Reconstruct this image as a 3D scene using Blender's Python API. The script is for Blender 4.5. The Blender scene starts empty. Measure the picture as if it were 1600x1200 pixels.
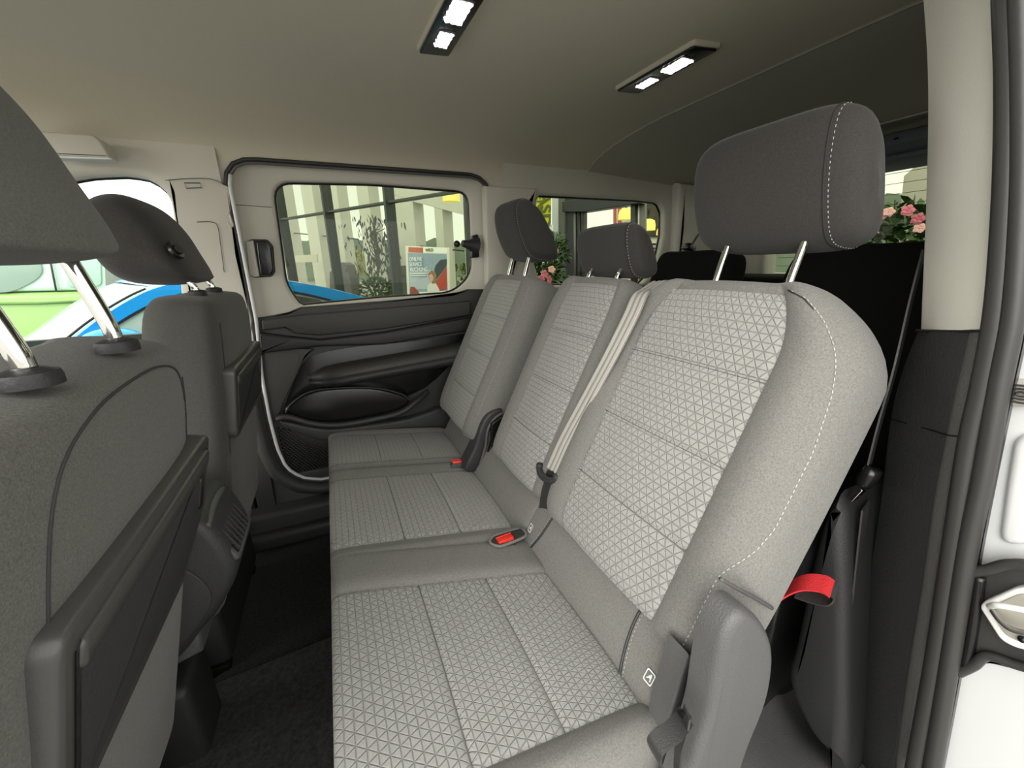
import bpy, bmesh, math, random
from mathutils import Vector, Matrix
random.seed(7)
scene = bpy.context.scene
COL = scene.collection

# ------------------------------------------------------------------ camera
cam_d = bpy.data.cameras.new('camera'); cam = bpy.data.objects.new('camera', cam_d); COL.objects.link(cam)
R3 = Matrix([[0.910292, 0.133394, -0.391887], [-0.413632, 0.254979, -0.87401], [-0.016665, 0.957701, 0.287281]])
cam.matrix_world = Matrix.Translation((0, 0, 1.03)) @ R3.to_4x4()
cam_d.sensor_width = 36; cam_d.lens = 617 / 1600 * 36; cam_d.clip_start = 0.01; cam_d.clip_end = 500
scene.camera = cam
# ------------------------------------------------------------------ world, light, exposure
scene.view_settings.view_transform = 'Standard'; scene.view_settings.look = 'None'
scene.view_settings.gamma = 1; scene.view_settings.use_curve_mapping = False
scene.view_settings.exposure = 0.3
w = bpy.data.worlds.new('overcast_sky'); scene.world = w; w.use_nodes = True
nt = w.node_tree; nt.nodes.clear()
wo = nt.nodes.new('ShaderNodeOutputWorld'); bg = nt.nodes.new('ShaderNodeBackground')
tc = nt.nodes.new('ShaderNodeTexCoord'); nz = nt.nodes.new('ShaderNodeTexNoise'); cr = nt.nodes.new('ShaderNodeValToRGB')
nz.inputs['Scale'].default_value = 2.2; nz.inputs['Detail'].default_value = 5
cr.color_ramp.elements[0].position = .3; cr.color_ramp.elements[0].color = (.84, .85, .81, 1)
cr.color_ramp.elements[1].position = .7; cr.color_ramp.elements[1].color = (1, .985, .925, 1)
nt.links.new(tc.outputs['Generated'], nz.inputs['Vector']); nt.links.new(nz.outputs['Fac'], cr.inputs['Fac'])
nt.links.new(cr.outputs['Color'], bg.inputs['Color']); nt.links.new(bg.outputs['Background'], wo.inputs['Surface'])
bg.inputs['Strength'].default_value = 2.3
sl = bpy.data.lights.new('added_side_light', 'SUN'); so = bpy.data.objects.new('added_side_light', sl); COL.objects.link(so)  # added soft directional light to lift the near side; the sky is overcast
sl.energy = 2.2; sl.angle = math.radians(50); sl.color = (1, .97, .92)
so.rotation_euler = Vector((.72, .60, -.38)).to_track_quat('-Z', 'Y').to_euler()
scene.cycles.max_bounces = 10; scene.cycles.diffuse_bounces = 5; scene.cycles.transparent_max_bounces = 16
scene.cycles.caustics_reflective = False; scene.cycles.caustics_refractive = False
scene.cycles.use_denoising = True

# ------------------------------------------------------------------ materials
class NB:
    def __init__(s, name):
        s.m = bpy.data.materials.new(name); s.m.use_nodes = True; s.t = s.m.node_tree
        s.b = s.t.nodes['Principled BSDF']; s.out = s.t.nodes['Material Output']
    def n(s, typ, **k):
        nd = s.t.nodes.new(typ)
        for a, b in k.items(): setattr(nd, a, b)
        return nd
    def math(s, op, a, b=None, c=None):
        nd = s.n('ShaderNodeMath', operation=op)
        for i, v in enumerate((a, b, c)):
            if v is None: continue
            if isinstance(v, (int, float)): nd.inputs[i].default_value = v
            else: s.t.links.new(v, nd.inputs[i])
        return nd.outputs[0]
    def noise(s, scale, detail=2, coord='Object', rough=.5):
        t = s.n('ShaderNodeTexCoord'); nd = s.n('ShaderNodeTexNoise')
        nd.inputs['Scale'].default_value = scale; nd.inputs['Detail'].default_value = detail
        nd.inputs['Roughness'].default_value = rough
        s.t.links.new(t.outputs[coord], nd.inputs['Vector']); return nd.outputs['Fac']
    def mix(s, fac, c1, c2):
        nd = s.n('ShaderNodeMix', data_type='RGBA')
        s.t.links.new(fac, nd.inputs['Factor'])
        nd.inputs['A'].default_value = (*c1, 1); nd.inputs['B'].default_value = (*c2, 1)
        return nd.outputs['Result']
    def bump(s, h, strength=.5, dist=.001, normal=None):
        nd = s.n('ShaderNodeBump'); nd.inputs['Strength'].default_value = strength; nd.inputs['Distance'].default_value = dist
        s.t.links.new(h, nd.inputs['Height'])
        if normal: s.t.links.new(normal, nd.inputs['Normal'])
        return nd.outputs['Normal']
    def set(s, **k):
        for a, v in k.items():
            i = s.b.inputs[a.replace('_', ' ')]
            if hasattr(v, 'is_linked') or isinstance(v, bpy.types.NodeSocket): s.t.links.new(v, i)
            else: i.default_value = v
        return s.m

def lin(r, g, b):
    return tuple(((c/255)/12.92 if c/255 <= .04045 else ((c/255+.055)/1.055)**2.4) for c in (r, g, b))
def plain(name, c, rough=.5, metal=0, spec=.5, bumpscale=None, bstr=.2, emis=None, es=0, var=.0):
    b = NB(name)
    if var:
        col = b.mix(b.noise(bumpscale or 60, 3), tuple(x*(1-var) for x in c), tuple(min(1, x*(1+var)) for x in c))
        b.set(Base_Color=col)
    else: b.set(Base_Color=(*c, 1))
    b.set(Roughness=rough, Metallic=metal, Specular_IOR_Level=spec)
    if bumpscale: b.set(Normal=b.bump(b.noise(bumpscale, 3), bstr, .0015))
    if emis: b.set(Emission_Color=(*emis, 1), Emission_Strength=es)
    return b.m
def fabric(name, c, scale=420, var=.28, bstr=.5, rough=.95, sheen=.15):
    b = NB(name)
    f1 = b.noise(scale, 4, rough=.7)
    r = b.n('ShaderNodeMapRange'); r.inputs['From Min'].default_value = .3; r.inputs['From Max'].default_value = .7
    b.t.links.new(f1, r.inputs['Value'])
    col = b.mix(r.outputs[0], tuple(x*(1-var) for x in c), tuple(x*(1+var) for x in c))
    b.set(Base_Color=col, Roughness=rough, Specular_IOR_Level=.15, Sheen_Weight=sheen, Normal=b.bump(f1, bstr, .0008))
    return b.m
def lattice_fabric(name, c, p=.0180, h=.0140):
    b = NB(name)
    uv = b.n('ShaderNodeUVMap'); uv.uv_map = 'UVMap'
    sp = b.n('ShaderNodeSeparateXYZ'); b.t.links.new(uv.outputs[0], sp.inputs[0])
    u = b.math('DIVIDE', sp.outputs[0], p); v = b.math('DIVIDE', sp.outputs[1], h)
    hv = b.math('MULTIPLY', v, .5)
    def dist(x):   # distance to nearest integer line, 0 on the line
        f = b.math('FRACT', x); return b.math('ABSOLUTE', b.math('SUBTRACT', b.math('ABSOLUTE', b.math('SUBTRACT', f, .5)), .5))
    d1 = dist(b.math('ADD', u, hv)); d2 = dist(b.math('SUBTRACT', u, hv)); d3 = dist(v)
    k = p * .86
    m = b.math('MINIMUM', b.math('MINIMUM', b.math('MULTIPLY', d1, k), b.math('MULTIPLY', d2, k)), b.math('MULTIPLY', d3, h))
    g = b.math('SMOOTH_MIN', b.math('DIVIDE', m, .0014), 1.0, .25)
    weave = b.noise(420, 5, rough=.85)
    hsum = b.math('ADD', g, b.math('MULTIPLY', weave, .5))
    fac = b.math('ADD', b.math('MULTIPLY', g, .42), b.math('MULTIPLY', weave, 1.0))
    col = b.mix(b.math('MINIMUM', b.math('SUBTRACT', fac, .12), 1.0), tuple(x*.52 for x in c), tuple(x*1.25 for x in c))
    b.set(Base_Color=col, Roughness=.85, Specular_IOR_Level=.25, Sheen_Weight=.15, Normal=b.bump(hsum, .9, .0017))
    return b.m
def glass(name, tint, refl=.025, rough=0):
    b = NB(name); t = b.t; t.nodes.remove(b.b)
    tr = b.n('ShaderNodeBsdfTransparent'); tr.inputs[0].default_value = (*tint, 1)
    gl = b.n('ShaderNodeBsdfGlossy'); gl.inputs['Roughness'].default_value = rough
    lw = b.n('ShaderNodeLayerWeight'); lw.inputs['Blend'].default_value = .5
    fr = b.math('ADD', b.math('MULTIPLY', b.math('POWER', lw.outputs['Facing'], 5.0), .7), refl*.7)
    mx = b.n('ShaderNodeMixShader')
    t.links.new(fr, mx.inputs[0]) ; t.links.new(tr.outputs[0], mx.inputs[1]); t.links.new(gl.outputs[0], mx.inputs[2])
    t.links.new(mx.outputs[0], b.out.inputs['Surface'])
    return b.m

M = {}
M['insert'] = lattice_fabric('embossed grey fabric', (.33, .325, .31))
M['seat'] = fabric('grey seat fabric', (.19, .185, .173))
M['seat_side'] = fabric('grey seat side fabric', (.165, .16, .15))
M['head'] = fabric('charcoal headrest fabric', (.054, .050, .047), var=.2, bstr=.35)
M['front'] = fabric('dark front seat fabric', (.10, .096, .086), 520, .38, .6)
M['front2'] = fabric('dark smooth front seat fabric', (.07, .068, .062), 520, .25, .5)
M['third'] = fabric('black third row fabric', (.008, .008, .008), 300, .2, .3, sheen=0)
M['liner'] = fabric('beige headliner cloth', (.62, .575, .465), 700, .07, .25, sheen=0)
M['liner_dim'] = fabric('dimmed rear liner cloth', (.50, .475, .40), 700, .07, .25, sheen=0)  # same cloth made darker: the dim rear light is put into its colour
M['beige'] = plain('beige trim plastic', (.62, .59, .51), .6, bumpscale=500, bstr=.12)
M['pillar'] = plain('pale pillar trim', (.88, .85, .76), .6, bumpscale=700, bstr=.25)
M['black'] = plain('grained black plastic', (.036, .036, .037), .48, bumpscale=260, bstr=.55)
M['blackd'] = plain('dull black plastic', (.016, .016, .017), .55, bumpscale=300, bstr=.3)
M['door'] = plain('door trim plastic', (.040, .040, .038), .5, bumpscale=300, bstr=.35)
M['door_shaded'] = plain('door trim with painted shade', (.020, .020, .020), .5, bumpscale=300, bstr=.25)  # darker copy of the door trim, shade put into the colour
M['tray'] = plain('tray table plastic', (.055, .054, .052), .33, bumpscale=500, bstr=.1)
M['cover'] = plain('grey grained hinge cover', (.095, .095, .096), .45, bumpscale=420, bstr=.6)
M['rubber'] = plain('rubber seal', (.035, .033, .031), .42, bumpscale=200, bstr=.1)
M['frit'] = plain('black window frit', (.008, .008, .008), .25)
M['chrome'] = plain('chrome', (.85, .84, .81), .07, 1)
M['steel'] = plain('dull steel', (.5, .49, .47), .3, 1)
M['paint'] = plain('white car paint', (.72, .73, .73), .25)
M['white'] = plain('white', (.85, .85, .83), .5)
M['thread'] = plain('pale stitching thread', (.52, .51, .48), .8)
M['seamline'] = plain('dark grey seam', (.12, .117, .11), .9)
M['threadd'] = plain('dark stitching thread', (.03, .03, .03), .8)
M['carpet'] = fabric('black carpet', (.020, .020, .020), 160, .6, 1.0, sheen=.1)
M['carpet2'] = fabric('dark floor mat', (.034, .034, .033), 90, .5, 1.0, sheen=.1)
M['red'] = plain('red plastic', (.80, .035, .018), .4)
M['redweb'] = plain('red webbing', (.55, .02, .025), .7, bumpscale=400, bstr=.5)
M['web'] = plain('grey seat belt webbing', (.30, .285, .26), .38, bumpscale=500, bstr=.2)
M['webl'] = plain('pale seat belt webbing stripe', (.55, .53, .49), .38)
M['webd'] = plain('dark seat belt webbing', (.035, .033, .033), .45, bumpscale=500, bstr=.3)
M['lamp'] = plain('lamp lens', (1, 1, 1), .2, emis=(1, .98, .93), es=4.5)
M['lampd'] = plain('dimmer lamp lens', (.8, .8, .85), .15, emis=(.95, .96, 1), es=1.0)
M['tint'] = glass('privacy glass', (.40, .43, .335))
M['clear'] = glass('clear green glass', (.80, .90, .80))
M['bglass'] = glass('showroom glass', (.88, .90, .86), .05)

# ------------------------------------------------------------------ mesh helpers
def link(name, me, mat, parent=None, smooth=True):
    o = bpy.data.objects.new(name, me); COL.objects.link(o)
    if mat: me.materials.append(M[mat] if isinstance(mat, str) else mat)
    if smooth:
        for p in me.polygons: p.use_smooth = True
    if parent: o.parent = parent
    return o
def sharp(me, ang=35):
    me.set_sharp_from_angle(angle=math.radians(ang))
def bmobj(name, bm, mat, parent=None, smooth=True, ang=35, merge=1e-5):
    if merge: bmesh.ops.remove_doubles(bm, verts=bm.verts, dist=merge)
    bmesh.ops.recalc_face_normals(bm, faces=bm.faces)
    me = bpy.data.meshes.new(name); bm.to_mesh(me); bm.free()
    o = link(name, me, mat, parent, smooth)
    if smooth and ang: sharp(me, ang)
    return o
def tag(o, label=None, cat=None, group=None, kind=None):
    if label: o['label'] = label
    if cat: o['category'] = cat
    if group: o['group'] = group
    if kind: o['kind'] = kind
    return o
def empty(name, loc=(0, 0, 0), label=None, cat=None, group=None, kind=None):
    o = bpy.data.objects.new(name, None); COL.objects.link(o); o.location = loc; o.empty_display_size = .05
    return tag(o, label, cat, group, kind)
def adopt(root, *objs):      # parent objects built in world coordinates under an empty that is not at the origin
    for o in objs:
        o.parent = root; o.matrix_parent_inverse = Matrix.Translation(root.location).inverted()
def settle(root, loc):
    root.location = loc
    for o in bpy.data.objects:
        if o.parent == root: o.matrix_parent_inverse = Matrix.Translation(root.location).inverted()
def BM(): return bmesh.new()
def add_box(bm, c, s, rot=None, bev=0, seg=2):
    r = bmesh.ops.create_cube(bm, size=1); vs = r['verts']
    mat = Matrix.Translation(c) @ (rot.to_4x4() if rot else Matrix.Identity(4)) @ Matrix.Diagonal((*s, 1))
    bmesh.ops.transform(bm, matrix=mat, verts=vs)
    if bev:
        es = list({e for v in vs for e in v.link_edges})
        bmesh.ops.bevel(bm, geom=es, offset=bev, segments=seg, affect='EDGES', profile=.5)
def rotx(a): return Matrix.Rotation(a, 3, 'X')
def roty(a): return Matrix.Rotation(a, 3, 'Y')
def rotz(a): return Matrix.Rotation(a, 3, 'Z')
def smooth_path(pts, n=8, closed=False):
    P = [Vector(p) for p in pts]; out = []; N = len(P)
    rng = range(N if closed else N-1)
    for i in rng:
        p0 = P[(i-1) % N] if closed or i > 0 else P[0]*2-P[1]
        p1 = P[i]; p2 = P[(i+1) % N]
        p3 = P[(i+2) % N] if closed or i+2 < N else P[-1]*2-P[-2]
        for k in range(n):
            t = k/n
            out.append(.5*((2*p1)+(p2-p0)*t+(2*p0-5*p1+4*p2-p3)*t*t+(3*p1-p0-3*p2+p3)*t**3))
    if not closed: out.append(P[-1])
    return out
def add_tube(bm, pts, r, sides=10, closed=False, rfn=None, sq=None):
    P = [Vector(p) for p in pts]; n = len(P); rings = []; up = None
    for i in range(n):
        t = (P[(i+1) % n]-P[(i-1) % n]) if closed or 0 < i < n-1 else (P[1]-P[0] if i == 0 else P[-1]-P[-2])
        t.normalize()
        if up is None: up = t.orthogonal().normalized()
        up = (up - t*up.dot(t)).normalized(); sd = t.cross(up)
        rr = rfn(i/(n-1)) if rfn else r
        rings.append([bm.verts.new(P[i]+(up*math.cos(a)+sd*math.sin(a))*rr) for a in [2*math.pi*k/sides for k in range(sides)]])
    for i in range(n if closed else n-1):
        A, B = rings[i], rings[(i+1) % n]
        if closed and i == n-1:   # untwist last ring
            off = min(range(sides), key=lambda o: (A[0].co-B[o].co).length)
            B = B[off:]+B[:off]
        for k in range(sides): bm.faces.new((A[k], A[(k+1) % sides], B[(k+1) % sides], B[k]))
    if not closed: bm.faces.new(rings[0][::-1]); bm.faces.new(rings[-1])
def tube(name, pts, r, mat, parent=None, n=8, sides=10, closed=False, smoothit=True):
    bm = BM(); add_tube(bm, smooth_path(pts, n, closed) if smoothit else pts, r, sides, closed)
    return bmobj(name, bm, mat, parent, merge=0, ang=None)
def add_ribbon(bm, pts, wd, th=.0015):
    """pts centre line, wd function/list of width vectors"""
    P = [Vector(p) for p in pts]; n = len(P); rings = []
    for i in range(n):
        t = (P[min(i+1, n-1)]-P[max(i-1, 0)]).normalized(); w_ = Vector(wd[i] if isinstance(wd, list) else wd)
        nn = t.cross(w_).normalized()*th
        rings.append([bm.verts.new(P[i]+a) for a in (w_/2+nn, -w_/2+nn, -w_/2-nn, w_/2-nn)])
    for i in range(n-1):
        A, B = rings[i], rings[i+1]
        for k in range(4): bm.faces.new((A[k], A[(k+1) % 4], B[(k+1) % 4], B[k]))
    bm.faces.new(rings[0][::-1]); bm.faces.new(rings[-1])
def offset_poly(pts, d):
    """inset a 2D polygon (either winding) by d"""
    n = len(pts); area = sum(pts[i][0]*pts[(i+1) % n][1]-pts[(i+1) % n][0]*pts[i][1] for i in range(n))
    s = 1 if area > 0 else -1; out = []
    for i in range(n):
        a = Vector(pts[i-1]); b = Vector(pts[i]); c = Vector(pts[(i+1) % n])
        e1 = (b-a); e2 = (c-b)
        if e1.length < 1e-9 or e2.length < 1e-9: out.append(tuple(b)); continue
        e1.normalize(); e2.normalize()
        n1 = Vector((-e1.y, e1.x))*s; n2 = Vector((-e2.y, e2.x))*s
        m = n1+n2; m = m/max(.35, m.length_squared)*2 if m.length > 1e-6 else n1
        out.append(tuple(b+m*d))
    return out
def round_poly(pts, r, n=5):
    """round corners of a 2D polygon; r scalar or list"""
    out = []; N = len(pts)
    for i in range(N):
        a = Vector(pts[i-1]); b = Vector(pts[i]); c = Vector(pts[(i+1) % N])
        rr = r[i] if isinstance(r, (list, tuple)) else r
        e1 = (a-b); e2 = (c-b); l = min(rr, e1.length*.49, e2.length*.49)
        p1 = b+e1.normalized()*l; p2 = b+e2.normalized()*l
        for k in range(n+1):
            t = k/n; out.append(tuple((p1*(1-t)+b*t)*(1-t)+(b*(1-t)+p2*t)*t))
    return out
def add_slab(bm, poly, f, d0, d1, bev=.004, segs=3):
    """poly 2D; f(u,v,d)->3D ; back depth d0, front depth d1 with rounded front edge"""
    s = 1 if d1 > d0 else -1; loops = [(0, d0)]
    for k in range(segs+1):
        a = math.pi/2*k/segs; loops.append((bev*(1-math.cos(a)), d1-s*bev*(1-math.sin(a))))
    prev = None; first = None
    for ins, d in loops:
        pp = offset_poly(poly, ins) if ins > 1e-7 else poly
        L = [bm.verts.new(f(u, v, d)) for u, v in pp]
        if prev:
            for k in range(len(L)): bm.faces.new((prev[k], prev[(k+1) % len(L)], L[(k+1) % len(L)], L[k]))
        else: first = L
        prev = L
    bm.faces.new(prev); bm.faces.new(first[::-1])
def slab(name, poly, f, d0, d1, mat, parent=None, bev=.004, segs=3, ang=40):
    bm = BM(); add_slab(bm, poly, f, d0, d1, bev, segs)
    bmesh.ops.triangulate(bm, faces=[x for x in bm.faces if len(x.verts) > 4], ngon_method='EAR_CLIP')
    return bmobj(name, bm, mat, parent, merge=0, ang=ang)
def ring_panel(name, outer, inner, f, d, mat, parent=None, depth=.02, lip=.006):
    """flat panel between two loops with the same number of points, opening edge rolled back by depth"""
    bm = BM(); n = len(outer)
    O = [bm.verts.new(f(*p, d)) for p in outer]
    loops = [O]
    for ins, dd in ((lip, 0), (lip*.3, .15), (0, .4), (0, 1)):
        pp = offset_poly(inner, -ins) if ins else inner
        loops.append([bm.verts.new(f(*p, d+dd*depth)) for p in pp])
    for A, B in zip(loops, loops[1:]):
        for k in range(n): bm.faces.new((A[k], A[(k+1) % n], B[(k+1) % n], B[k]))
    return bmobj(name, bm, mat, parent, merge=0, ang=50)
def XZ(u, v, d): return (u, d, v)
def YZ(u, v, d): return (d, u, v)
def XY(u, v, d): return (u, v, d)
def resample(poly, n, start=None):
    P = [Vector(p) for p in poly]; N = len(P)
    if start is not None:
        k = min(range(N), key=lambda i: (P[i]-Vector(start)).length); P = P[k:]+P[:k]
    L = [0]
    for i in range(N): L.append(L[-1]+(P[(i+1) % N]-P[i]).length)
    out = []; j = 0
    for k in range(n):
        t = L[-1]*k/n
        while L[j+1] < t: j += 1
        a = (t-L[j])/max(1e-9, L[j+1]-L[j]); out.append(tuple(P[j]*(1-a)+P[(j+1) % N]*a))
    return out
def dashes(name, P, mat, parent, ln=.0045, gap=.0035, r=.0007):
    """a row of stitches along a 3D polyline"""
    bm = BM(); L = [0]
    for a, b in zip(P, P[1:]): L.append(L[-1]+(b-a).length)
    def at(t):
        t = min(max(t, 0), L[-1]-1e-6)
        j = next(i for i in range(len(L)-1) if L[i+1] >= t); a = (t-L[j])/max(1e-9, L[j+1]-L[j]); return P[j].lerp(P[j+1], a)
    t = 0
    while t+ln < L[-1]:
        add_tube(bm, [at(t), at(t+ln)], r, 4); t += ln+gap
    return bmobj(name, bm, mat, parent, merge=0, ang=None)

# ------------------------------------------------------------------ upholstered pads
def se(x, p): return max(0., 1-abs(x)**p)**(1/p)
class Pad:
    """cushion-like body: base point, length axis U, width axis +y, front normal N"""
    def __init__(s, base, ang, L, yc, hw, tf, tb, p=3.2, q=7, r=7, bol=0, bpos=.8, bw=.16, insert=.62, iv=(.06, .97), seams=(), curve=0,
                 taper=0, q0=None, skew=0, ioff=0, backbulge=0, shoulder=0, front_s=0):
        s.__dict__.update(locals()); s.U = Vector((math.sin(ang), 0, math.cos(ang))); s.N = Vector((-math.cos(ang), 0, math.sin(ang)))
    def S(s, a, v, side=1, lift=0):
        x = 2*v-1; hw = s.hw*(.55+.45*se(x, s.r))*(1-s.taper*v)*(1-s.shoulder*max(0, (v-.78)/.22)**1.8)
        env = se(a, s.p)*se(x, s.q)
        n = (s.tf if side > 0 else s.tb)*env
        if side > 0:
            aa = a - s.ioff
            n += s.bol*math.exp(-((abs(aa)-s.bpos)/s.bw)**2)*env
            if s.insert:
                d = abs(abs(aa)-s.insert)*s.hw
                if s.iv[0]-.02 < v < s.iv[1]+.02: n -= .005*math.exp(-(d/.006)**2)
                if abs(aa) < s.insert:
                    for sv in s.seams: n -= .0045*math.exp(-((v-sv)*s.L/.005)**2)
                    n += .006*math.cos(aa/s.insert*math.pi/2)
                    for sv in s.iv:
                        if .001 < sv < .999: n -= .005*math.exp(-((v-sv)*s.L/.006)**2)
        else:
            n *= 1+s.backbulge*math.sin(math.pi*v)
        c = s.curve*math.sin(math.pi*v)
        p = Vector(s.base)+s.U*(v*s.L)+Vector((0, s.yc+a*hw+s.skew*(v-.5), 0))+s.N*((n+lift)*(1 if side > 0 else -1)+c)
        return p
    def samples(s):
        ss = [math.sin(math.pi/2*(-1+2*k/40)) for k in range(41)]
        if s.insert:
            for b in (-s.insert+s.ioff, s.insert+s.ioff):
                for d in (-.012, -.006, 0, .006, .012): ss.append(b+d/s.hw)
        vs = [.5-.5*math.cos(math.pi*k/34) for k in range(35)]
        for sv in list(s.seams)+[x for x in s.iv if .001 < x < .999]:
            for d in (-.01, -.005, 0, .005, .01): vs.append(sv+d/s.L)
        def clean(l):
            l = sorted(x for x in l); out = [l[0]]
            for x in l[1:]:
                if x-out[-1] > .002: out.append(x)
            out[-1] = l[-1]; return out
        return clean([max(-1, min(1, x)) for x in ss]), clean([max(0, min(1, x)) for x in vs])
    def build(s, parent, name, mat, imat='insert', iname='insert_panel', stitch=True, extra=None):
        ss, vs = s.samples(); bm = BM(); bi = BM(); uvl = bi.loops.layers.uv.new('UVMap')
        def inside(a, v): return s.insert and abs(a-s.ioff) < s.insert and s.iv[0] < v < s.iv[1]
        for side in (1, -1):
            G = [[bm.verts.new(s.S(a, v, side)) for a in ss] for v in vs]; GI = {}
            for i in range(len(vs)-1):
                for j in range(len(ss)-1):
                    am = (ss[j]+ss[j+1])/2; vm = (vs[i]+vs[i+1])/2
                    if side > 0 and inside(am, vm):
                        q = []
                        for (ii, jj) in ((i, j), (i, j+1), (i+1, j+1), (i+1, j)):
                            if (ii, jj) not in GI: GI[(ii, jj)] = bi.verts.new(s.S(ss[jj], vs[ii], 1))
                            q.append((GI[(ii, jj)], ss[jj]*s.hw, vs[ii]*s.L))
                        fc = bi.faces.new([x[0] for x in q])
                        for lp, x in zip(fc.loops, q): lp[uvl].uv = (x[1], x[2])
                    else:
                        try: bm.faces.new((G[i][j], G[i][j+1], G[i+1][j+1], G[i+1][j]))
                        except ValueError: pass
        bmesh.ops.delete(bm, geom=[v for v in bm.verts if not v.link_faces], context='VERTS')
        body = bmobj(name, bm, mat, parent, ang=None, merge=2e-5)
        if s.insert:
            me = bpy.data.meshes.new(iname)
            bi.faces.ensure_lookup_table()
            bi.normal_update()
            if sum(f.normal.dot(s.N) for f in bi.faces) < 0: bmesh.ops.reverse_faces(bi, faces=bi.faces)
            bi.to_mesh(me); bi.free(); link(iname, me, imat, body)
            if stitch:
                a0 = s.ioff
                for sv in s.seams:
                    P0_ = [s.S(a0-s.insert+2*s.insert*k/30, sv, 1, .0002) for k in range(31)]
                    bq = BM(); add_tube(bq, P0_, .0009, 5); bmobj('seam', bq, 'seamline', body, merge=0, ang=None)
                    for dv in (.006,):
                        P = [s.S(a0-s.insert+2*s.insert*k/30, sv+dv/s.L, 1, .0004) for k in range(31)]
                        dashes('stitching', P, 'threadd' if stitch == 'd' else 'thread', body, ln=.004, gap=.004, r=.0005)
        else: bi.free()
        return body

def side_stitch(pad, body, a, v0, v1, lift=.0006, ln=.005, gap=.0035, r=.0008, mat='thread'):
    P = [pad.S(a if not callable(a) else a(v0+(v1-v0)*k/40), v0+(v1-v0)*k/40, 1, lift) for k in range(41)]
    dashes('stitching', P, mat, body, ln, gap, r)
    add = BM(); add_tube(add, [p+Vector((0, .0035, 0)) for p in P], .0011, 5); bmobj('seam', add, 'threadd', body, merge=0, ang=None)

def headrest(parent, loc, hw, prof, mat='head', p=4.5, tilt=0, stitch_s=-.72, name='headrest', posts=None, post_r=.0065, collar=True, zpost=None, pipe=False, button=None):
    """prof: closed control profile in (x, z) about loc; swept across y"""
    pr = [Vector((q[0], q[1])) for q in smooth_path([Vector((a, b, 0)) for a, b in prof], 8, True)]
    n = len(pr); bm = BM(); rings = []; c = sum(pr, Vector((0, 0)))/n
    ss = [math.sin(math.pi/2*(-1+2*k/32)) for k in range(33)]
    def pt(i, s_):
        k = .25+.75*se(s_, p) if abs(s_) < 1 else .25
        k = se(s_, p)*.82+.18
        q = c+(pr[i]-c)*k
        x, z = q.x*math.cos(tilt)+q.y*math.sin(tilt), -q.x*math.sin(tilt)+q.y*math.cos(tilt)
        return Vector((loc[0]+x, loc[1]+s_*hw, loc[2]+z))
    for s_ in ss: rings.append([bm.verts.new(pt(i, s_)) for i in range(n)])
    for A, B in zip(rings, rings[1:]):
        for k in range(n): bm.faces.new((A[k], A[(k+1) % n], B[(k+1) % n], B[k]))
    for Rg in (rings[0][::-1], rings[-1]):
        cc = bm.verts.new(sum((v.co for v in Rg), Vector())/n+Vector((0, (1 if Rg is rings[-1] else -1)*hw*.03, 0)))
        for k in range(n): bm.faces.new((Rg[k], Rg[(k+1) % n], cc))
    h = bmobj(name, bm, mat, parent, merge=0, ang=None)
    if stitch_s:
        P = [pt(i % n, stitch_s) for i in range(n+1)]
        ctr = Vector((loc[0], loc[1]+stitch_s*hw, loc[2]))
        bm2 = BM(); add_tube(bm2, [q+(q-ctr).normalized()*.0003 for q in P[:-1]], .0014, 6, True); bmobj('seam', bm2, 'threadd', h, merge=0, ang=None)
        P2 = [pt(i % n, stitch_s-.045)+(pt(i % n, stitch_s)-ctr).normalized()*.0008 for i in range(n+1)]
        dashes('stitching', P2, 'thread', h, ln=.0035, gap=.004, r=.0006)
    if posts:
        for pp in posts:
            tube('post', pp, post_r, 'chrome', h, n=6, sides=14)
            if collar:
                bmc = BM(); q = Vector(pp[0])
                ring = [(0.0, .020), (.004, .019), (.0065, .014), (.0065, 0)]
                add_tube(bmc, [q+Vector((0, 0, -.012)), q+Vector((0, 0, -.005)), q+Vector((0, 0, -.001)), q+Vector((0, 0, .002))], .02, 20, rfn=lambda t: .019 if t < .5 else (.018 if t < .9 else .010))
                bmobj('post_collar', bmc, 'blackd', h, merge=0, ang=40)
    return h

# =================================================================== SETTING
# ---- floor
bm = BM()
nx, ny = 40, 30; G = []
def floor_z(x, y):
    z = 0.0
    z += .012*math.sin(x*9+y*5)*math.exp(-((x+.3)/.4)**2)
    z -= .05/(1+math.exp((x+.42)*40))
    return z
for i in range(nx+1):
    G.append([bm.verts.new((-1.5+3.7*i/nx, .0+1.75*j/ny, floor_z(-1.5+3.7*i/nx, 1.75*j/ny))) for j in range(ny+1)])
for i in range(nx):
    for j in range(ny): bm.faces.new((G[i][j], G[i+1][j], G[i+1][j+1], G[i][j+1]))
fl = bmobj('floor', bm, 'carpet'); tag(fl, 'black needle-felt carpet on the floor between the seat rows', kind='structure')
# raised foot mat strip
mat_poly = [(-.75, .20), (.10, .20), (.10, 1.04), (-.75, .98)]
m_ = slab('floor_mat', round_poly(mat_poly, .04), XY, .0, .018, 'carpet2', bev=.006)
tag(m_, 'charcoal carpet mat lying in front of the near rear seats', 'floor mat')

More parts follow.
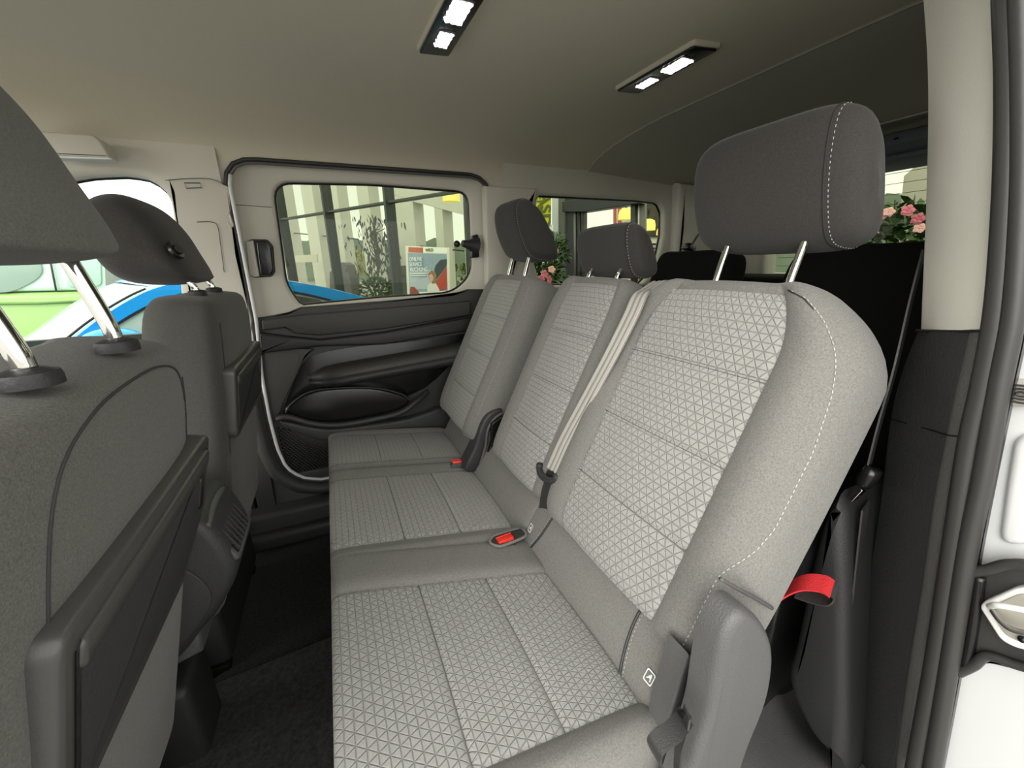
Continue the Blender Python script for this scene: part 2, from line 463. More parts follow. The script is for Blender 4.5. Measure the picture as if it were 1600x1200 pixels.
# ---- ceiling
def ceil_prof(y, x):
    """height of headliner"""
    zc = 1.505
    if x > 1.109: zc -= .003+.05*min(1, (x-1.109)/.9)
    z = zc
    if y > 1.05:
        t = (y-1.05)/.592; z -= .145*(1-max(0, 1-t**2.5)**(1/2.5))
    if y < .62:
        t = min(1, (.62-y)/.42); z -= .15*(1-max(0, 1-t**2.5)**(1/2.5))
    return z
bm = BM(); xs = [-1.6+.1*i for i in range(28)]+[1.105, 1.125]+[1.2+.08*i for i in range(11)]
xs = sorted(set(round(x, 3) for x in xs if x <= 1.80))
ys = [.20, .202, .206, .212, .22, .235, .255, .28, .32]+[.36+.06*j for j in range(20)]+[1.54, 1.57, 1.595, 1.615, 1.628, 1.636, 1.64, 1.642]
def ceil_mesh(xs, name, mat, parent):
    bm = BM(); G = [[bm.verts.new((x, y, ceil_prof(y, x))) for y in ys] for x in xs]
    for A, B in zip(G, G[1:]):
        for j in range(len(ys)-1): bm.faces.new((A[j], A[j+1], B[j+1], B[j]))
    top = [bm.verts.new((x, y, 1.60)) for x, y in ((xs[0], ys[0]), (xs[-1], ys[0]), (xs[-1], ys[-1]), (xs[0], ys[-1]))]
    bm.faces.new(top)
    return bmobj(name, bm, mat, parent, merge=0, ang=60)
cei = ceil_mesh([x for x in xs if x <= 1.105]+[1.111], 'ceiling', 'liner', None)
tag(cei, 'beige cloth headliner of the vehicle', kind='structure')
rear_l = ceil_mesh([1.11]+[x for x in xs if x > 1.115], 'rear_headliner', 'liner_dim', cei)
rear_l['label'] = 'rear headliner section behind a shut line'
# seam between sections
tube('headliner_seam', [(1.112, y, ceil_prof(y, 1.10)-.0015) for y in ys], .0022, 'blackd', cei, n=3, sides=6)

# ---- wall_far : inner frame around sliding door opening
WY = 1.643
door_pts = [(-.243, 1.352), (.640, 1.362), (.655, .20), (-.150, .203), (-.262, .40)]
door_loop = round_poly([(-.247, 1.365), (.648, 1.372), (.658, .20)]+[(-0.135, 0.2), (-0.201, 0.228), (-0.247, 0.282), (-0.265, 0.372), (-0.27, 0.505), (-0.267, 0.654), (-0.249, 0.862), (-0.248, 1.136)], [.085, .09, .12, .02, .02, .02, .02, .02, .02, .02, .02], 8)
N_ = 120
dl = resample(door_loop, N_, (.64, .8))
def by_angle(outer, inner):
    """outer points found along the rays from the inner loop's centre"""
    cx = sum(p[0] for p in inner)/len(inner); cy = sum(p[1] for p in inner)/len(inner); res = []
    for p in inner:
        dx, dy = p[0]-cx, p[1]-cy; best = None
        for i in range(len(outer)):
            a, b = outer[i], outer[(i+1) % len(outer)]; ex, ey = b[0]-a[0], b[1]-a[1]; det = dx*(-ey)+ex*dy
            if abs(det) < 1e-12: continue
            t = ((a[0]-cx)*(-ey)+ex*(a[1]-cy))/det; s_ = (dx*(a[1]-cy)-dy*(a[0]-cx))/det
            if t > 0 and -1e-6 <= s_ <= 1+1e-6 and (best is None or t < best): best = t
        res.append((cx+dx*best, cy+dy*best))
    return res
def wall_panel():
    # front quarter: B pillar + lower sill; behind: rear trim. Built as pieces around the opening
    w0 = empty('wall_far', (0, 0, 0), 'far side wall of the cabin around the sliding door', kind='structure')
    up = ring_panel('door_surround', by_angle([(-.33, 1.43), (.74, 1.45), (.74, .05), (-.36, .05)], dl), dl, XZ, WY, 'beige', w0, depth=.025, lip=.012)
    return w0
wf = wall_panel()
# B pillar trim with window edge (front passenger window), lower is dark
bp = round_poly([(-0.246, 1.286), (-0.288, 1.303), (-0.398, 1.3), (-0.39, 1.263), (-0.399, 1.19), (-0.404, 1.037), (-0.424, 0.832), (-0.267, 0.819), (-0.256, 0.863), (-0.262, 1.076), (-0.252, 1.214)], .004, 2)
bp = slab('pillar_trim', bp, XZ, 1.66, 1.631, 'beige', wf, bev=.003)
bl = slab('lower_pillar_trim', [(-.36, .0), (-.30, .0), (-.292, .40), (-.272, .86), (-.38, .86)], XZ, 1.66, 1.634, 'door', wf, bev=.006)
# airbag tag recess + belt hanger hook + belt panel outline on the pillar
tube('airbag_cap', [(-0.357, 1.628, 1.289), (-0.317, 1.628, 1.291), (-0.316, 1.628, 1.278), (-0.355, 1.628, 1.274)], .0012, 'blackd', wf, n=1, closed=True, smoothit=False, sides=5)
tube('belt_panel_outline', [(-0.348, 1.628, 1.178), (-0.311, 1.628, 1.179), (-0.296, 1.628, 1.166), (-0.299, 1.628, 1.105), (-0.305, 1.628, 1.025)], .001, 'black', wf, sides=5)
tube('pillar_joint', [(-0.403, 1.628, 1.293), (-0.343, 1.628, 1.302), (-0.286, 1.628, 1.304), (-0.244, 1.628, 1.286)], .0009, 'black', wf, sides=5)
hk = tube('coat_hook', [(-0.258, 1.6, 1.202), (-0.251, 1.585, 1.2), (-0.248, 1.582, 1.18), (-0.247, 1.582, 1.165), (-0.254, 1.58, 1.162), (-0.259, 1.585, 1.174)], .003, 'beige', wf, sides=6)
# sill & rocker
lo = [p for p in offset_poly(dl, -.034) if p[1] < .62 and p[0] < .5]
lo = sorted([p for p in lo if p[0] < -.14], key=lambda p: -p[1])+sorted([p for p in lo if p[0] >= -.14], key=lambda p: p[0])
tube('sill_frame', [(x, WY-.006, z) for x, z in lo], .026, 'door', wf, n=2, sides=12)
bm = BM(); add_box(bm, (.25, 1.62, .085), (1.30, .09, .10), None, .02, 4); bmobj('sill_trim', bm, 'door', wf, ang=None)
bm = BM(); add_box(bm, (.25, 1.59, .03), (1.35, .10, .07), None, .02, 4); bmobj('step_edge', bm, 'door_shaded', wf, ang=None)
bm = BM(); add_box(bm, (.30, 1.735, .36), (3.4, .03, .94)); bmobj('outer_panel', bm, 'blackd', wf, smooth=False)
# rubber seal and painted flange around the opening
sealp = [(x, WY-.004, z) for x, z in offset_poly(dl, -.006)]
tube('door_seal', sealp, .0065, 'rubber', wf, closed=True, smoothit=False, sides=8)
fl2 = [(x, WY-.010, z) for x, z in offset_poly(dl, .006)]
k0 = max(range(len(fl2)), key=lambda i: fl2[i][2]-3*fl2[i][0])
seq = fl2[k0:]+fl2[:k0]
if seq[6][2] > seq[0][2]-.02: seq = [seq[0]]+seq[:0:-1]
cut = next(i for i, p in enumerate(seq) if p[0] > .60)
tube('painted_flange', seq[:cut], .0060, 'paint', wf, smoothit=False, sides=8)
tube('painted_flange', seq[cut:]+[seq[0]], .0045, 'cover', wf, smoothit=False, sides=8)
slab('door_skin', offset_poly(dl, -.01), XZ, 1.72, 1.700, 'door', wf, bev=.001) if False else None

# ---- door_1 : far sliding door
d1 = empty('door_1', (0, 0, 0), 'far sliding door with beige upper trim and black lower panel', kind='structure')
DY = 1.665
win_s = round_poly([(-0.125, 1.315), (0.196, 1.328), (0.572, 1.322), (0.572, 0.993), (0.48, 0.922), (0.173, 0.915), (-0.1, 0.901), (-0.138, 0.975)], [.06, .05, .05, .10, .05, .05, .012, .12], 7)
wl = resample(win_s, N_, win_s[40])
outer_d = resample(offset_poly(dl, -.03), N_)
def match(outer, inner):
    ca = lambda P: sum(P[i][0]*P[(i+1) % len(P)][1]-P[(i+1) % len(P)][0]*P[i][1] for i in range(len(P)))
    if ca(outer)*ca(inner) < 0: outer = outer[::-1]
    cx = sum(p[0] for p in inner)/len(inner); cy = sum(p[1] for p in inner)/len(inner)
    ang = lambda p: math.atan2(p[1]-cy, p[0]-cx)
    a0 = ang(inner[0]); k = min(range(len(outer)), key=lambda i: abs(math.remainder(ang(outer[i])-a0, 2*math.pi)))
    return outer[k:]+outer[:k]
up_outer = round_poly([(-.315, 1.43), (.72, 1.43), (.72, .40), (-.315, .40)], [.02, .02, .02, .02], 3)
ring_panel('upper_door_trim', by_angle(up_outer, wl), wl, XZ, DY, 'beige', d1, depth=.03, lip=.01)
# window pane with black frit border
wn = empty('window_1', (0, 0, 0)); 
wframe = tube('window_seal', [(x, DY+.018, z) for x, z in wl], .007, 'frit', d1, closed=True, smoothit=False, sides=8)
bm = BM(); bm.faces.new([bm.verts.new((x, DY+.026, z)) for x, z in offset_poly(wl, -.01)]); bmesh.ops.triangulate(bm, faces=bm.faces)
pane = bmobj('window_pane', bm, 'tint', d1, smooth=False, merge=0)
bpy.data.objects.remove(wn)
# seam across upper trim + release handle recess
tube('trim_joint', [(-0.244, 1.663, 1.237), (-0.183, 1.663, 1.235), (-0.136, 1.663, 1.233)], .0008, 'blackd', d1, n=2, sides=5)
slab('handle_recess', round_poly([(-0.232, 1.121), (-0.216, 1.13), (-0.167, 1.13), (-0.153, 1.109), (-0.161, 1.022), (-0.174, 1.007), (-0.228, 1.004), (-0.238, 1.013)], .006, 3), XZ, 1.67, 1.656, 'blackd', d1, bev=.003)
slab('handle_bezel', round_poly([(-0.231, 1.123), (-0.208, 1.127), (-0.21, 1.008), (-0.229, 1.007), (-0.239, 1.017)], .004, 3), XZ, 1.665, 1.650, 'beige', d1, bev=.004)
slab('release_handle', round_poly([(-0.2, 1.125), (-0.17, 1.127), (-0.158, 1.109), (-0.163, 1.029), (-0.174, 1.012), (-0.207, 1.013)], .01, 3), XZ, 1.664, 1.640, 'frit', d1, bev=.005)
# lower dark door trim
low = [(-0.285, 0.865), (-0.246, 0.867), (-0.206, 0.871), (-0.144, 0.881), (-0.1, 0.897), (0.195, 0.905), (0.472, 0.918), (0.54, 0.936), (0.75, 0.928)] + [(.72, .12), (-.25, .12), (-.30, .30), (-.30, .80)]
slab('lower_door_trim', low, XZ, 1.69, 1.648, 'door', d1, bev=.006)
slab('belt_pad', round_poly([(-0.229, 0.861), (-0.103, 0.871), (0.19, 0.879), (0.547, 0.889), (0.544, 0.829), (0.181, 0.797), (-0.051, 0.791), (-0.134, 0.805), (-0.161, 0.828), (-0.232, 0.825)], .006, 2), XZ, 1.66, 1.632, 'door', d1, bev=.006)
slab('shoulder_ledge', round_poly([(-0.24, 0.818), (-0.145, 0.796), (-0.053, 0.778), (0.179, 0.786), (0.615, 0.837), (0.612, 0.77), (0.174, 0.737), (-0.056, 0.752), (-0.252, 0.745)], .004, 2), XZ, 1.66, 1.618, 'door_shaded', d1, bev=.008)
slab('lower_side_panel', smooth_path and [(p.x, p.y) for p in smooth_path([Vector((a, b, 0)) for a, b in [(-0.257, 0.737), (-0.084, 0.743), (-0.109, 0.719), (-0.155, 0.64), (-0.204, 0.559), (-0.232, 0.504), (-0.263, 0.474), (-0.278, 0.507)]], 3, True)], XZ, 1.66, 1.638, 'door', d1, bev=.004)
bowl = [(p.x, p.y) for p in smooth_path([Vector((a, b, 0)) for a, b in [(-0.061, 0.723), (0.079, 0.736), (0.277, 0.736), (0.617, 0.745), (0.478, 0.643), (0.257, 0.505), (-0.084, 0.557), (-0.193, 0.496), (-0.219, 0.508), (-0.156, 0.639), (-0.112, 0.703)]], 4, True)]
slab('bowl_shade', bowl, XZ, 1.66, 1.6465, 'frit', d1, bev=.001)  # flat black panel painting the shade of the bowl onto the trim
def swept(name, path, hh, dd, mat, parent, sides=14):
    """horizontal bar: path of (x,z,h,depth)"""
    bm = BM(); rings = []
    for x, z, h, d in path:
        rings.append([bm.verts.new((x, 1.65-max(0, d*(abs(math.cos(a))**.55)*(1 if math.cos(a) > 0 else -.2)), z+h*math.copysign(abs(math.sin(a))**.8, math.sin(a)))) for a in [2*math.pi*k/sides for k in range(sides)]])
    for A, B in zip(rings, rings[1:]):
        for k in range(sides): bm.faces.new((A[k], A[(k+1) % sides], B[(k+1) % sides], B[k]))
    bm.faces.new(rings[0]); bm.faces.new(rings[-1][::-1])
    return bmobj(name, bm, mat, parent, merge=0, ang=70)
arm = []
for k in range(15):
    t = k/14; x = -.115+.80*t; e = min(1, (t/.10))**.5 if t > 0 else .05
    arm.append((x, .635+.055*t, (.034+.004*t)*e, .012+.075*e))
swept('armrest', arm, 0, 0, 'door', d1)
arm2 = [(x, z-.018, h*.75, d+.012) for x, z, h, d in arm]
ar2 = swept('armrest_underside', arm2, 0, 0, 'door_shaded', d1)
# map pocket: lip + dark opening
pk = [(p.x, p.y) for p in smooth_path([Vector((a, b, 0)) for a, b in [(-0.205, 0.521), (-0.188, 0.551), (-0.134, 0.583), (-0.045, 0.592), (0.104, 0.574), (0.212, 0.531), (0.25, 0.497), (0.205, 0.464), (0.09, 0.451), (-0.03, 0.451), (-0.118, 0.469)]], 4, True)]
slab('map_pocket', pk, XZ, 1.66, 1.60, 'frit', d1, bev=.012)
tube('pocket_lip', [(-0.237, 1.6, 0.501), (-0.199, 1.595, 0.504), (-0.119, 1.59, 0.465), (-0.031, 1.585, 0.445), (0.088, 1.585, 0.445), (0.203, 1.59, 0.454), (0.273, 1.6, 0.487), (0.333, 1.64, 0.512)], .011, 'door', d1, sides=10)
tube('pocket_rim', [(-0.205, 1.6, 0.521), (-0.181, 1.6, 0.552), (-0.123, 1.6, 0.586), (-0.045, 1.6, 0.592), (0.104, 1.6, 0.574), (0.212, 1.6, 0.533), (0.25, 1.6, 0.497)], .003, 'door', d1, sides=8)
slab('pocket_front', [(p.x, p.y) for p in smooth_path([Vector((a, b, 0)) for a, b in [(-0.227, 0.492), (-0.122, 0.446), (-0.034, 0.424), (0.24, 0.415), (0.408, 0.43), (0.455, 0.235), (0.231, 0.314), (0.029, 0.35), (-0.108, 0.384), (-0.208, 0.452)]], 3, True)], XZ, 1.66, 1.605, 'door', d1, bev=.012)
# speaker grille with real punched pattern : raised bars (joined)
gr = [(-0.249, 0.455), (-0.063, 0.372), (0.406, 0.228), (0.398, 0.098), (-0.079, 0.252), (-0.218, 0.237), (-0.242, 0.285)]
g0 = slab('speaker_grille', gr, XZ, 1.66, 1.643, 'frit', d1, bev=.002)
bm = BM()
def inside(p, poly):
    c = False; n = len(poly)
    for i in range(n):
        a, b = poly[i], poly[i-1]
        if (a[1] > p[1]) != (b[1] > p[1]) and p[0] < (b[0]-a[0])*(p[1]-a[1])/(b[1]-a[1])+a[0]: c = not c
    return c
zz = .16
r_ = 0
while zz < .56:
    xx = -.26+(.006 if r_ % 2 else 0)
    while xx < .1:
        if inside((xx, zz), gr): add_box(bm, (xx, 1.6425, zz), (.0075, .004, .0035), roty(.15))
        xx += .012
    zz += .008; r_ += 1
gb = bmobj('grille_mesh', bm, 'door', g0, smooth=False, merge=0); gb['kind'] = 'stuff'
slab('lower_strip', [(-0.247, 0.253), (-0.197, 0.252), (-0.092, 0.252), (0.397, 0.091), (0.395, 0.058), (-0.087, 0.195), (-0.181, 0.207)], XZ, 1.66, 1.635, 'door', d1, bev=.003)
# vent window latch (hinged rear catch) on the glass
cv = empty('window_catch', (0.557, 1.655, 1.102), 'black hinged window catch with round knob on the far door window', 'window latch')
bm = BM(); p0 = Vector((0.589, 1.655, 1.112)); p1 = Vector((0.525, 1.645, 1.121)); add_tube(bm, [p0, p0.lerp(p1, .5), p1], .02, 12, rfn=lambda t: .038-.026*min(1, t*1.3))
a_ = bmobj('catch_arm', bm, 'blackd', merge=0); 
bm = BM(); q = Vector((0.501, 1.64, 1.118)); bmesh.ops.create_uvsphere(bm, u_segments=16, v_segments=10, radius=.0135, matrix=Matrix.Translation(q) @ Matrix.Diagonal((1, .8, 1, 1)))
b_ = bmobj('catch_knob', bm, 'frit', merge=0)
c_ = slab('catch_base', round_poly([(0.572, 1.152), (0.597, 1.157), (0.599, 1.066), (0.562, 1.063)], .004, 3), XZ, 1.664, 1.648, 'frit', bev=.003)
adopt(cv, a_, b_, c_)

# ---- front passenger window (far side)
w1 = empty('window_1', (0, 0, 0), 'front passenger window opening on the far side', kind='structure')
fw = [(-0.702, 1.264), (-0.579, 1.296), (-0.498, 1.305), (-0.447, 1.298), (-0.416, 1.274), (-0.405, 1.244), (-0.408, 1.202), (-0.422, 1.077), (-0.456, 0.832), (-0.784, 0.612), (-1.025, 0.652), (-0.87, 1.195)]
fws = resample(round_poly(fw, .01, 2), 80)
fo = [(-1.35, 1.44), (-.262, 1.44), (-.262, .55), (-1.35, .55)]
ring_panel('window_surround', by_angle(fo, fws), fws, XZ, 1.6335, 'beige', w1, depth=.05, lip=.02)
tube('window_seal', [(x, 1.676, z) for x, z in fws], .006, 'frit', w1, closed=True, smoothit=False, sides=6)
bm = BM(); bm.faces.new([bm.verts.new((x, 1.685, z)) for x, z in offset_poly(fws, -.01)]); bmesh.ops.triangulate(bm, faces=bm.faces)
bmobj('window_pane', bm, 'clear', w1, smooth=False, merge=0)
slab('front_door_panel', [(-1.35, 0), (-.38, 0), (-.36, .58), (-1.35, .58)], XZ, 1.69, 1.64, 'door', w1, bev=.01)
# grab handle / visor console near the top left
gh = empty('grab_handle', (-0.53, 1.55, 1.348), 'grey fold-down grab handle on the headliner above the front passenger window', 'handle')
hb = slab('handle_bar', round_poly([(-0.626, 1.38), (-0.513, 1.381), (-0.501, 1.366), (-0.49, 1.328), (-0.64, 1.323)], .006, 3), XZ, 1.60, 1.545, 'beige', bev=.006)
he = tube('handle_edge', [(-0.633, 1.543, 1.32), (-0.559, 1.543, 1.323), (-0.488, 1.543, 1.326)], .003, 'white', sides=6)
adopt(gh, hb, he)

# ---- rear quarter: pillar, quarter window, tailgate
wr = empty('wall_rear', (0, 0, 0), 'rear cabin trim with quarter window pillar', kind='structure')
qw = [(0.836, 1.063), (0.86, 1.316), (1.052, 1.318), (1.413, 1.321), (1.534, 1.315), (1.568, 1.276), (1.578, 1.157), (1.549, 1.002), (1.452, 0.922), (0.961, 0.939), (0.878, 0.942)]
qws = resample(round_poly(qw, .012, 3), 90)
qo = [(.70, 1.47), (2.05, 1.45), (2.05, .60), (.70, .60)]
ring_panel('quarter_trim', by_angle(qo, qws), qws, XZ, 1.612, 'beige', wr, depth=.04, lip=.012)
tube('quarter_window_seal', [(x, 1.648, z) for x, z in qws], .007, 'frit', wr, closed=True, smoothit=False, sides=6)
bm = BM(); bm.faces.new([bm.verts.new((x, 1.655, z)) for x, z in offset_poly(qws, -.01)]); bmesh.ops.triangulate(bm, faces=bm.faces)
bmobj('quarter_window_pane', bm, 'tint', wr, smooth=False, merge=0)
slab('lower_quarter_trim', [(.66, 0), (2.05, 0), (2.05, .93), (.66, .93)], XZ, 1.66, 1.50, 'blackd', wr, bev=.02)
slab('c_pillar_edge', [(0.616, 1.333), (0.85, 1.337), (0.844, 1.297), (0.79, 1.246), (0.726, 0.95), (0.613, 0.954)], XZ, 1.64, 1.598, 'beige', wr, bev=.01)
# D pillar block
slab('rear_pillar_trim', [(1.62, .0), (1.62, 1.2), (1.60, 1.40), (2.05, 1.40), (2.05, 0)], XZ, 1.64, 1.56, 'beige', wr, bev=.03)
slab('rear_corner_trim', [(1.30, .9), (1.62, .9), (1.62, 1.46), (1.36, 1.46)], YZ, 2.02, 1.93, 'beige', wr, bev=.04)
# tailgate with rear window
d2 = empty('door_2', (0, 0, 0), 'tailgate with heated rear window and grey upper beam', kind='structure')
TX = 1.95
rg = resample(round_poly([(.30, 1.365), (1.30, 1.365), (1.36, .90), (.26, .90)], .05, 4), 60)
ring_panel('tailgate_frame', by_angle([(.15, 1.50), (1.60, 1.50), (1.60, .2), (.15, .2)], rg), rg, YZ, TX, 'blackd', d2, depth=.06, lip=.01)
bm = BM(); bm.faces.new([bm.verts.new((TX+.065, y, z)) for y, z in offset_poly(rg, -.01)]); bmesh.ops.triangulate(bm, faces=bm.faces)
pn = bmobj('rear_window_pane', bm, 'tint', d2, smooth=False, merge=0)
for k in range(11):
    z = 1.34-.037*k; bm = BM(); add_tube(bm, [(TX+.06, .30, z), (TX+.06, 1.30, z)], .0011, 4); bmobj('heating_wire', bm, 'blackd', pn, merge=0)
bm = BM()
for (z, x, h) in ((1.405, 1.85, .05), (1.362, 1.885, .04)): add_box(bm, (x, .75, z), (.07, 1.2, h), roty(.5), .008)
hb = bmobj('header_beam', bm, plain('grey header beam', (.17, .18, .20), .45), d2, merge=0)
for y in (.70, .842, .907):
    bm = BM(); q = Vector((1.824, y, 1.418)); add_tube(bm, [q+Vector((.012, 0, .006)), q+Vector((-.006, 0, -.003))], .008, 12); bmobj('beam_hole', bm, 'frit', hb, merge=0)
bm = BM(); add_box(bm, (1.88, .98, 1.335), (.02, .06, .008), None, .003); bmobj('lamp_lens', bm, 'white', d2, merge=0)
bm = BM(); add_box(bm, (1.90, 1.02, 1.15), (.05, .07, .5), rotx(.15), .01); bmobj('window_frame_side', bm, 'blackd', d2, merge=0)

slab('roof_rear_edge', [(1.76, .16), (2.05, .16), (2.05, 1.64), (1.76, 1.64)], XY, 1.52, 1.462, 'liner_dim', d2, bev=.01)
# ---- near side: door-opening pillar (rear edge), seals, white jamb outside
wn_ = empty('wall_near', (0, 0, 0), 'near side pillar trim, seals and painted jamb of the open sliding door', kind='structure')
def strip(name, L, R, mat, parent, th=.02, n=6, bevel=.006):
    """vertical trim between two 3D polylines L and R with thickness towards +x"""
    a = smooth_path(L, n); b = smooth_path(R, n); bm = BM(); rows = []
    for p, q in zip(a, b):
        d = (q-p).normalized(); nrm = Vector((d.y, -d.x, 0)).normalized()
        if nrm.x > 0: nrm = -nrm
        pts = [p-nrm*th, p-nrm*bevel*.3, p+d*bevel, p.lerp(q, .5)+nrm*.002, q-d*bevel, q-nrm*bevel*.3, q-nrm*th]
        rows.append([bm.verts.new(x) for x in pts])
    for A, B in zip(rows, rows[1:]):
        for k in range(len(A)-1): bm.faces.new((A[k], A[k+1], B[k+1], B[k]))
    bm.faces.new(rows[0]); bm.faces.new(rows[-1][::-1])
    return bmobj(name, bm, mat, parent, merge=0, ang=60)
Lu = [(0.8, 0.407, 1.471), (0.8, 0.378, 1.372), (0.8, 0.35, 1.264), (0.8, 0.321, 1.121), (0.8, 0.286, 0.928)]
Ru = [(0.7, 0.282, 1.372), (0.7, 0.263, 1.297), (0.7, 0.242, 1.213), (0.7, 0.22, 1.1), (0.7, 0.194, 0.947)]
strip('upper_pillar_trim', Lu, Ru, 'pillar', wn_)
Ll = [(0.795, 0.287, 0.926), (0.795, 0.292, 0.862), (0.795, 0.29, 0.783), (0.795, 0.274, 0.645), (0.795, 0.26, 0.499), (0.795, 0.233, 0.306), (0.795, 0.199, 0.084)]
Rm = [(0.72, 0.211, 0.941), (0.72, 0.208, 0.891), (0.72, 0.204, 0.822), (0.72, 0.195, 0.712), (0.72, 0.181, 0.594), (0.72, 0.164, 0.431), (0.72, 0.141, 0.239)]
Rr = [(0.705, 0.195, 0.945), (0.705, 0.191, 0.897), (0.705, 0.19, 0.831), (0.705, 0.181, 0.725), (0.705, 0.168, 0.611), (0.705, 0.151, 0.455), (0.705, 0.128, 0.272)]
strip('lower_pillar_trim', Ll, Rm, 'black', wn_)
strip('pillar_trim_edge', Rm, Rr, plain('light grained trim edge', (.13, .13, .125), .5, bumpscale=420, bstr=.6), wn_, bevel=.002)
tube('trim_joint', [(0.788, 0.287, 0.786), (0.765, 0.256, 0.793), (0.735, 0.222, 0.802), (0.713, 0.199, 0.808), (0.7, 0.186, 0.814)], .001, 'frit', wn_, sides=5)
tube('trim_joint_upper', [(0.785, 0.284, 0.928), (0.75, 0.24, 0.936), (0.696, 0.193, 0.947)], .0018, 'blackd', wn_, sides=5)
s1 = [(0.69, 0.268, 1.361), (0.69, 0.25, 1.288), (0.69, 0.23, 1.207), (0.69, 0.207, 1.098), (0.69, 0.186, 0.976), (0.69, 0.177, 0.887), (0.69, 0.171, 0.806), (0.69, 0.155, 0.668), (0.69, 0.135, 0.495), (0.69, 0.116, 0.304)]
s2 = [(0.685, 0.256, 1.353), (0.685, 0.239, 1.282), (0.685, 0.219, 1.202), (0.685, 0.195, 1.096), (0.685, 0.173, 0.977), (0.685, 0.164, 0.891), (0.685, 0.152, 0.782), (0.685, 0.143, 0.679), (0.685, 0.123, 0.511), (0.685, 0.102, 0.331)]
tube('inner_door_seal', s1, .0115, 'rubber', wn_, sides=14)
tube('outer_door_seal', s2, .0095, 'rubber', wn_, sides=14)
bm = BM(); pts = [(Vector(a)+Vector(b))/2+Vector((.012, 0, 0)) for a, b in zip(s1, s2)]
add_ribbon(bm, smooth_path(pts, 5), Vector((0, .03, 0)), .004); bmobj('seal_base', bm, 'frit', wn_, merge=0)
# white jamb outside of the seals
jam = [(Vector(p).y+.005, Vector(p).z) for p in s2]
jm = slab('painted_jamb', [(a, b) for a, b in jam]+[(-.12, 0), (-.12, 1.5)], YZ, .76, .715, 'paint', wn_, bev=.004)
slab('jamb_panel', round_poly([(0.146, 0.829), (0.124, 0.846), (0.094, 0.715), (0.127, 0.689), (0.138, 0.765)], .02, 4), YZ, .73, .706, 'paint', wn_, bev=.008)
slab('rail_cover', [(0.161, 0.894), (0.136, 0.9), (0.13, 0.871), (0.159, 0.862)], YZ, .73, .702, plain('pale grey rail cover', (.45, .43, .38), .5), wn_, bev=.003)
for rr in (.010, .006, .0025):
    q = Vector((0.7, 0.149, 0.881)); tube('rail_ring', [q+Vector((-.002, rr*1.6*math.cos(a), rr*math.sin(a))) for a in [2*math.pi*k/16 for k in range(16)]], .0012, 'rubber', wn_, closed=True, smoothit=False, sides=5)
# black striker recess and plate
slab('striker_recess', round_poly([(0.137, 0.641), (0.126, 0.662), (0.114, 0.679), (0.079, 0.7), (0.047, 0.567), (0.077, 0.551), (0.098, 0.538), (0.114, 0.493), (0.118, 0.497), (0.121, 0.527), (0.128, 0.585)], .006, 3), YZ, .72, .695, 'rubber', wn_, bev=.004)
tube('recess_rim', [(0.69, 0.135, 0.651), (0.69, 0.123, 0.664), (0.69, 0.11, 0.682), (0.69, 0.092, 0.692), (0.69, 0.076, 0.698)], .0065, 'rubber', wn_, sides=10)
tube('recess_lower_rim', [(0.69, 0.115, 0.504), (0.69, 0.106, 0.528), (0.69, 0.099, 0.552), (0.69, 0.077, 0.562), (0.69, 0.052, 0.576)], .0055, 'rubber', wn_, sides=10)
tube('recess_inner_edge', [(0.692, 0.128, 0.649), (0.692, 0.122, 0.605), (0.692, 0.116, 0.559), (0.692, 0.112, 0.52)], .006, 'frit', wn_, sides=8)
sp = slab('striker_plate', round_poly([(0.118, 0.613), (0.117, 0.622), (0.098, 0.662), (0.075, 0.679), (0.057, 0.601), (0.082, 0.586), (0.094, 0.585)], .008, 4), YZ, .698, .684, 'white', wn_, bev=.003)
slab('striker_plate_face', round_poly([(0.112, 0.618), (0.095, 0.656), (0.073, 0.673), (0.059, 0.613), (0.081, 0.597), (0.092, 0.596)], .006, 4), YZ, .69, .6825, plain('zinc plate', (.5, .47, .41), .4, .3), sp, bev=.001)
tube('striker_loop', [(0.68, 0.11, 0.624), (0.668, 0.106, 0.635), (0.662, 0.101, 0.642), (0.66, 0.085, 0.652), (0.66, 0.069, 0.661)], .0035, 'white', sp, sides=8)
tube('striker_loop_lower', [(0.676, 0.106, 0.623), (0.668, 0.096, 0.62), (0.664, 0.085, 0.62), (0.664, 0.063, 0.633)], .0035, 'steel', sp, sides=8)
tube('screw_hole', [Vector((0.682, 0.08, 0.603)), Vector((0.68, 0.08, 0.604))], .004, 'frit', sp, smoothit=False)
# near body side behind the pillar (closes the cabin)
slab('near_quarter_trim', [(.80, 0), (2.02, 0), (2.02, 1.48), (.80, 1.48)], XZ, .12, .19, 'blackd', wn_, bev=.01)
# wheel-arch trim by the near seat foot
arch = smooth_path([Vector((a, b, 0)) for a, b in [(0.311, 0.327), (0.313, 0.259), (0.296, 0.212), (0.252, 0.167), (0.212, 0.158), (0.187, 0.13), (0.285, 0.629), (0.315, 0.585)]], 3, True)
slab('wheel_arch_trim', [(p.x, p.y) for p in arch], YZ, .86, .72, 'blackd', wn_, bev=.02)
bm = BM(); rows = []
for i in range(24):
    row = []
    for j in range(18):
        u = i/23; v = j/17; x = .40+.62*u; y = .10+.32*v
        z = .02+.17*math.exp(-((x-.78)/.20)**2)*math.exp(-((y-.10)/.16)**2)+.02*math.exp(-((x-.62-.25*v)/.03)**2)
        row.append(bm.verts.new((x, y, z)))
    rows.append(row)
for A, B in zip(rows, rows[1:]):
    for j in range(17): bm.faces.new((A[j], A[j+1], B[j+1], B[j]))
bmobj('floor_trim', bm, plain('grey floor trim', (.15, .15, .15), .38, bumpscale=420, bstr=.5), wn_, merge=0, ang=None)

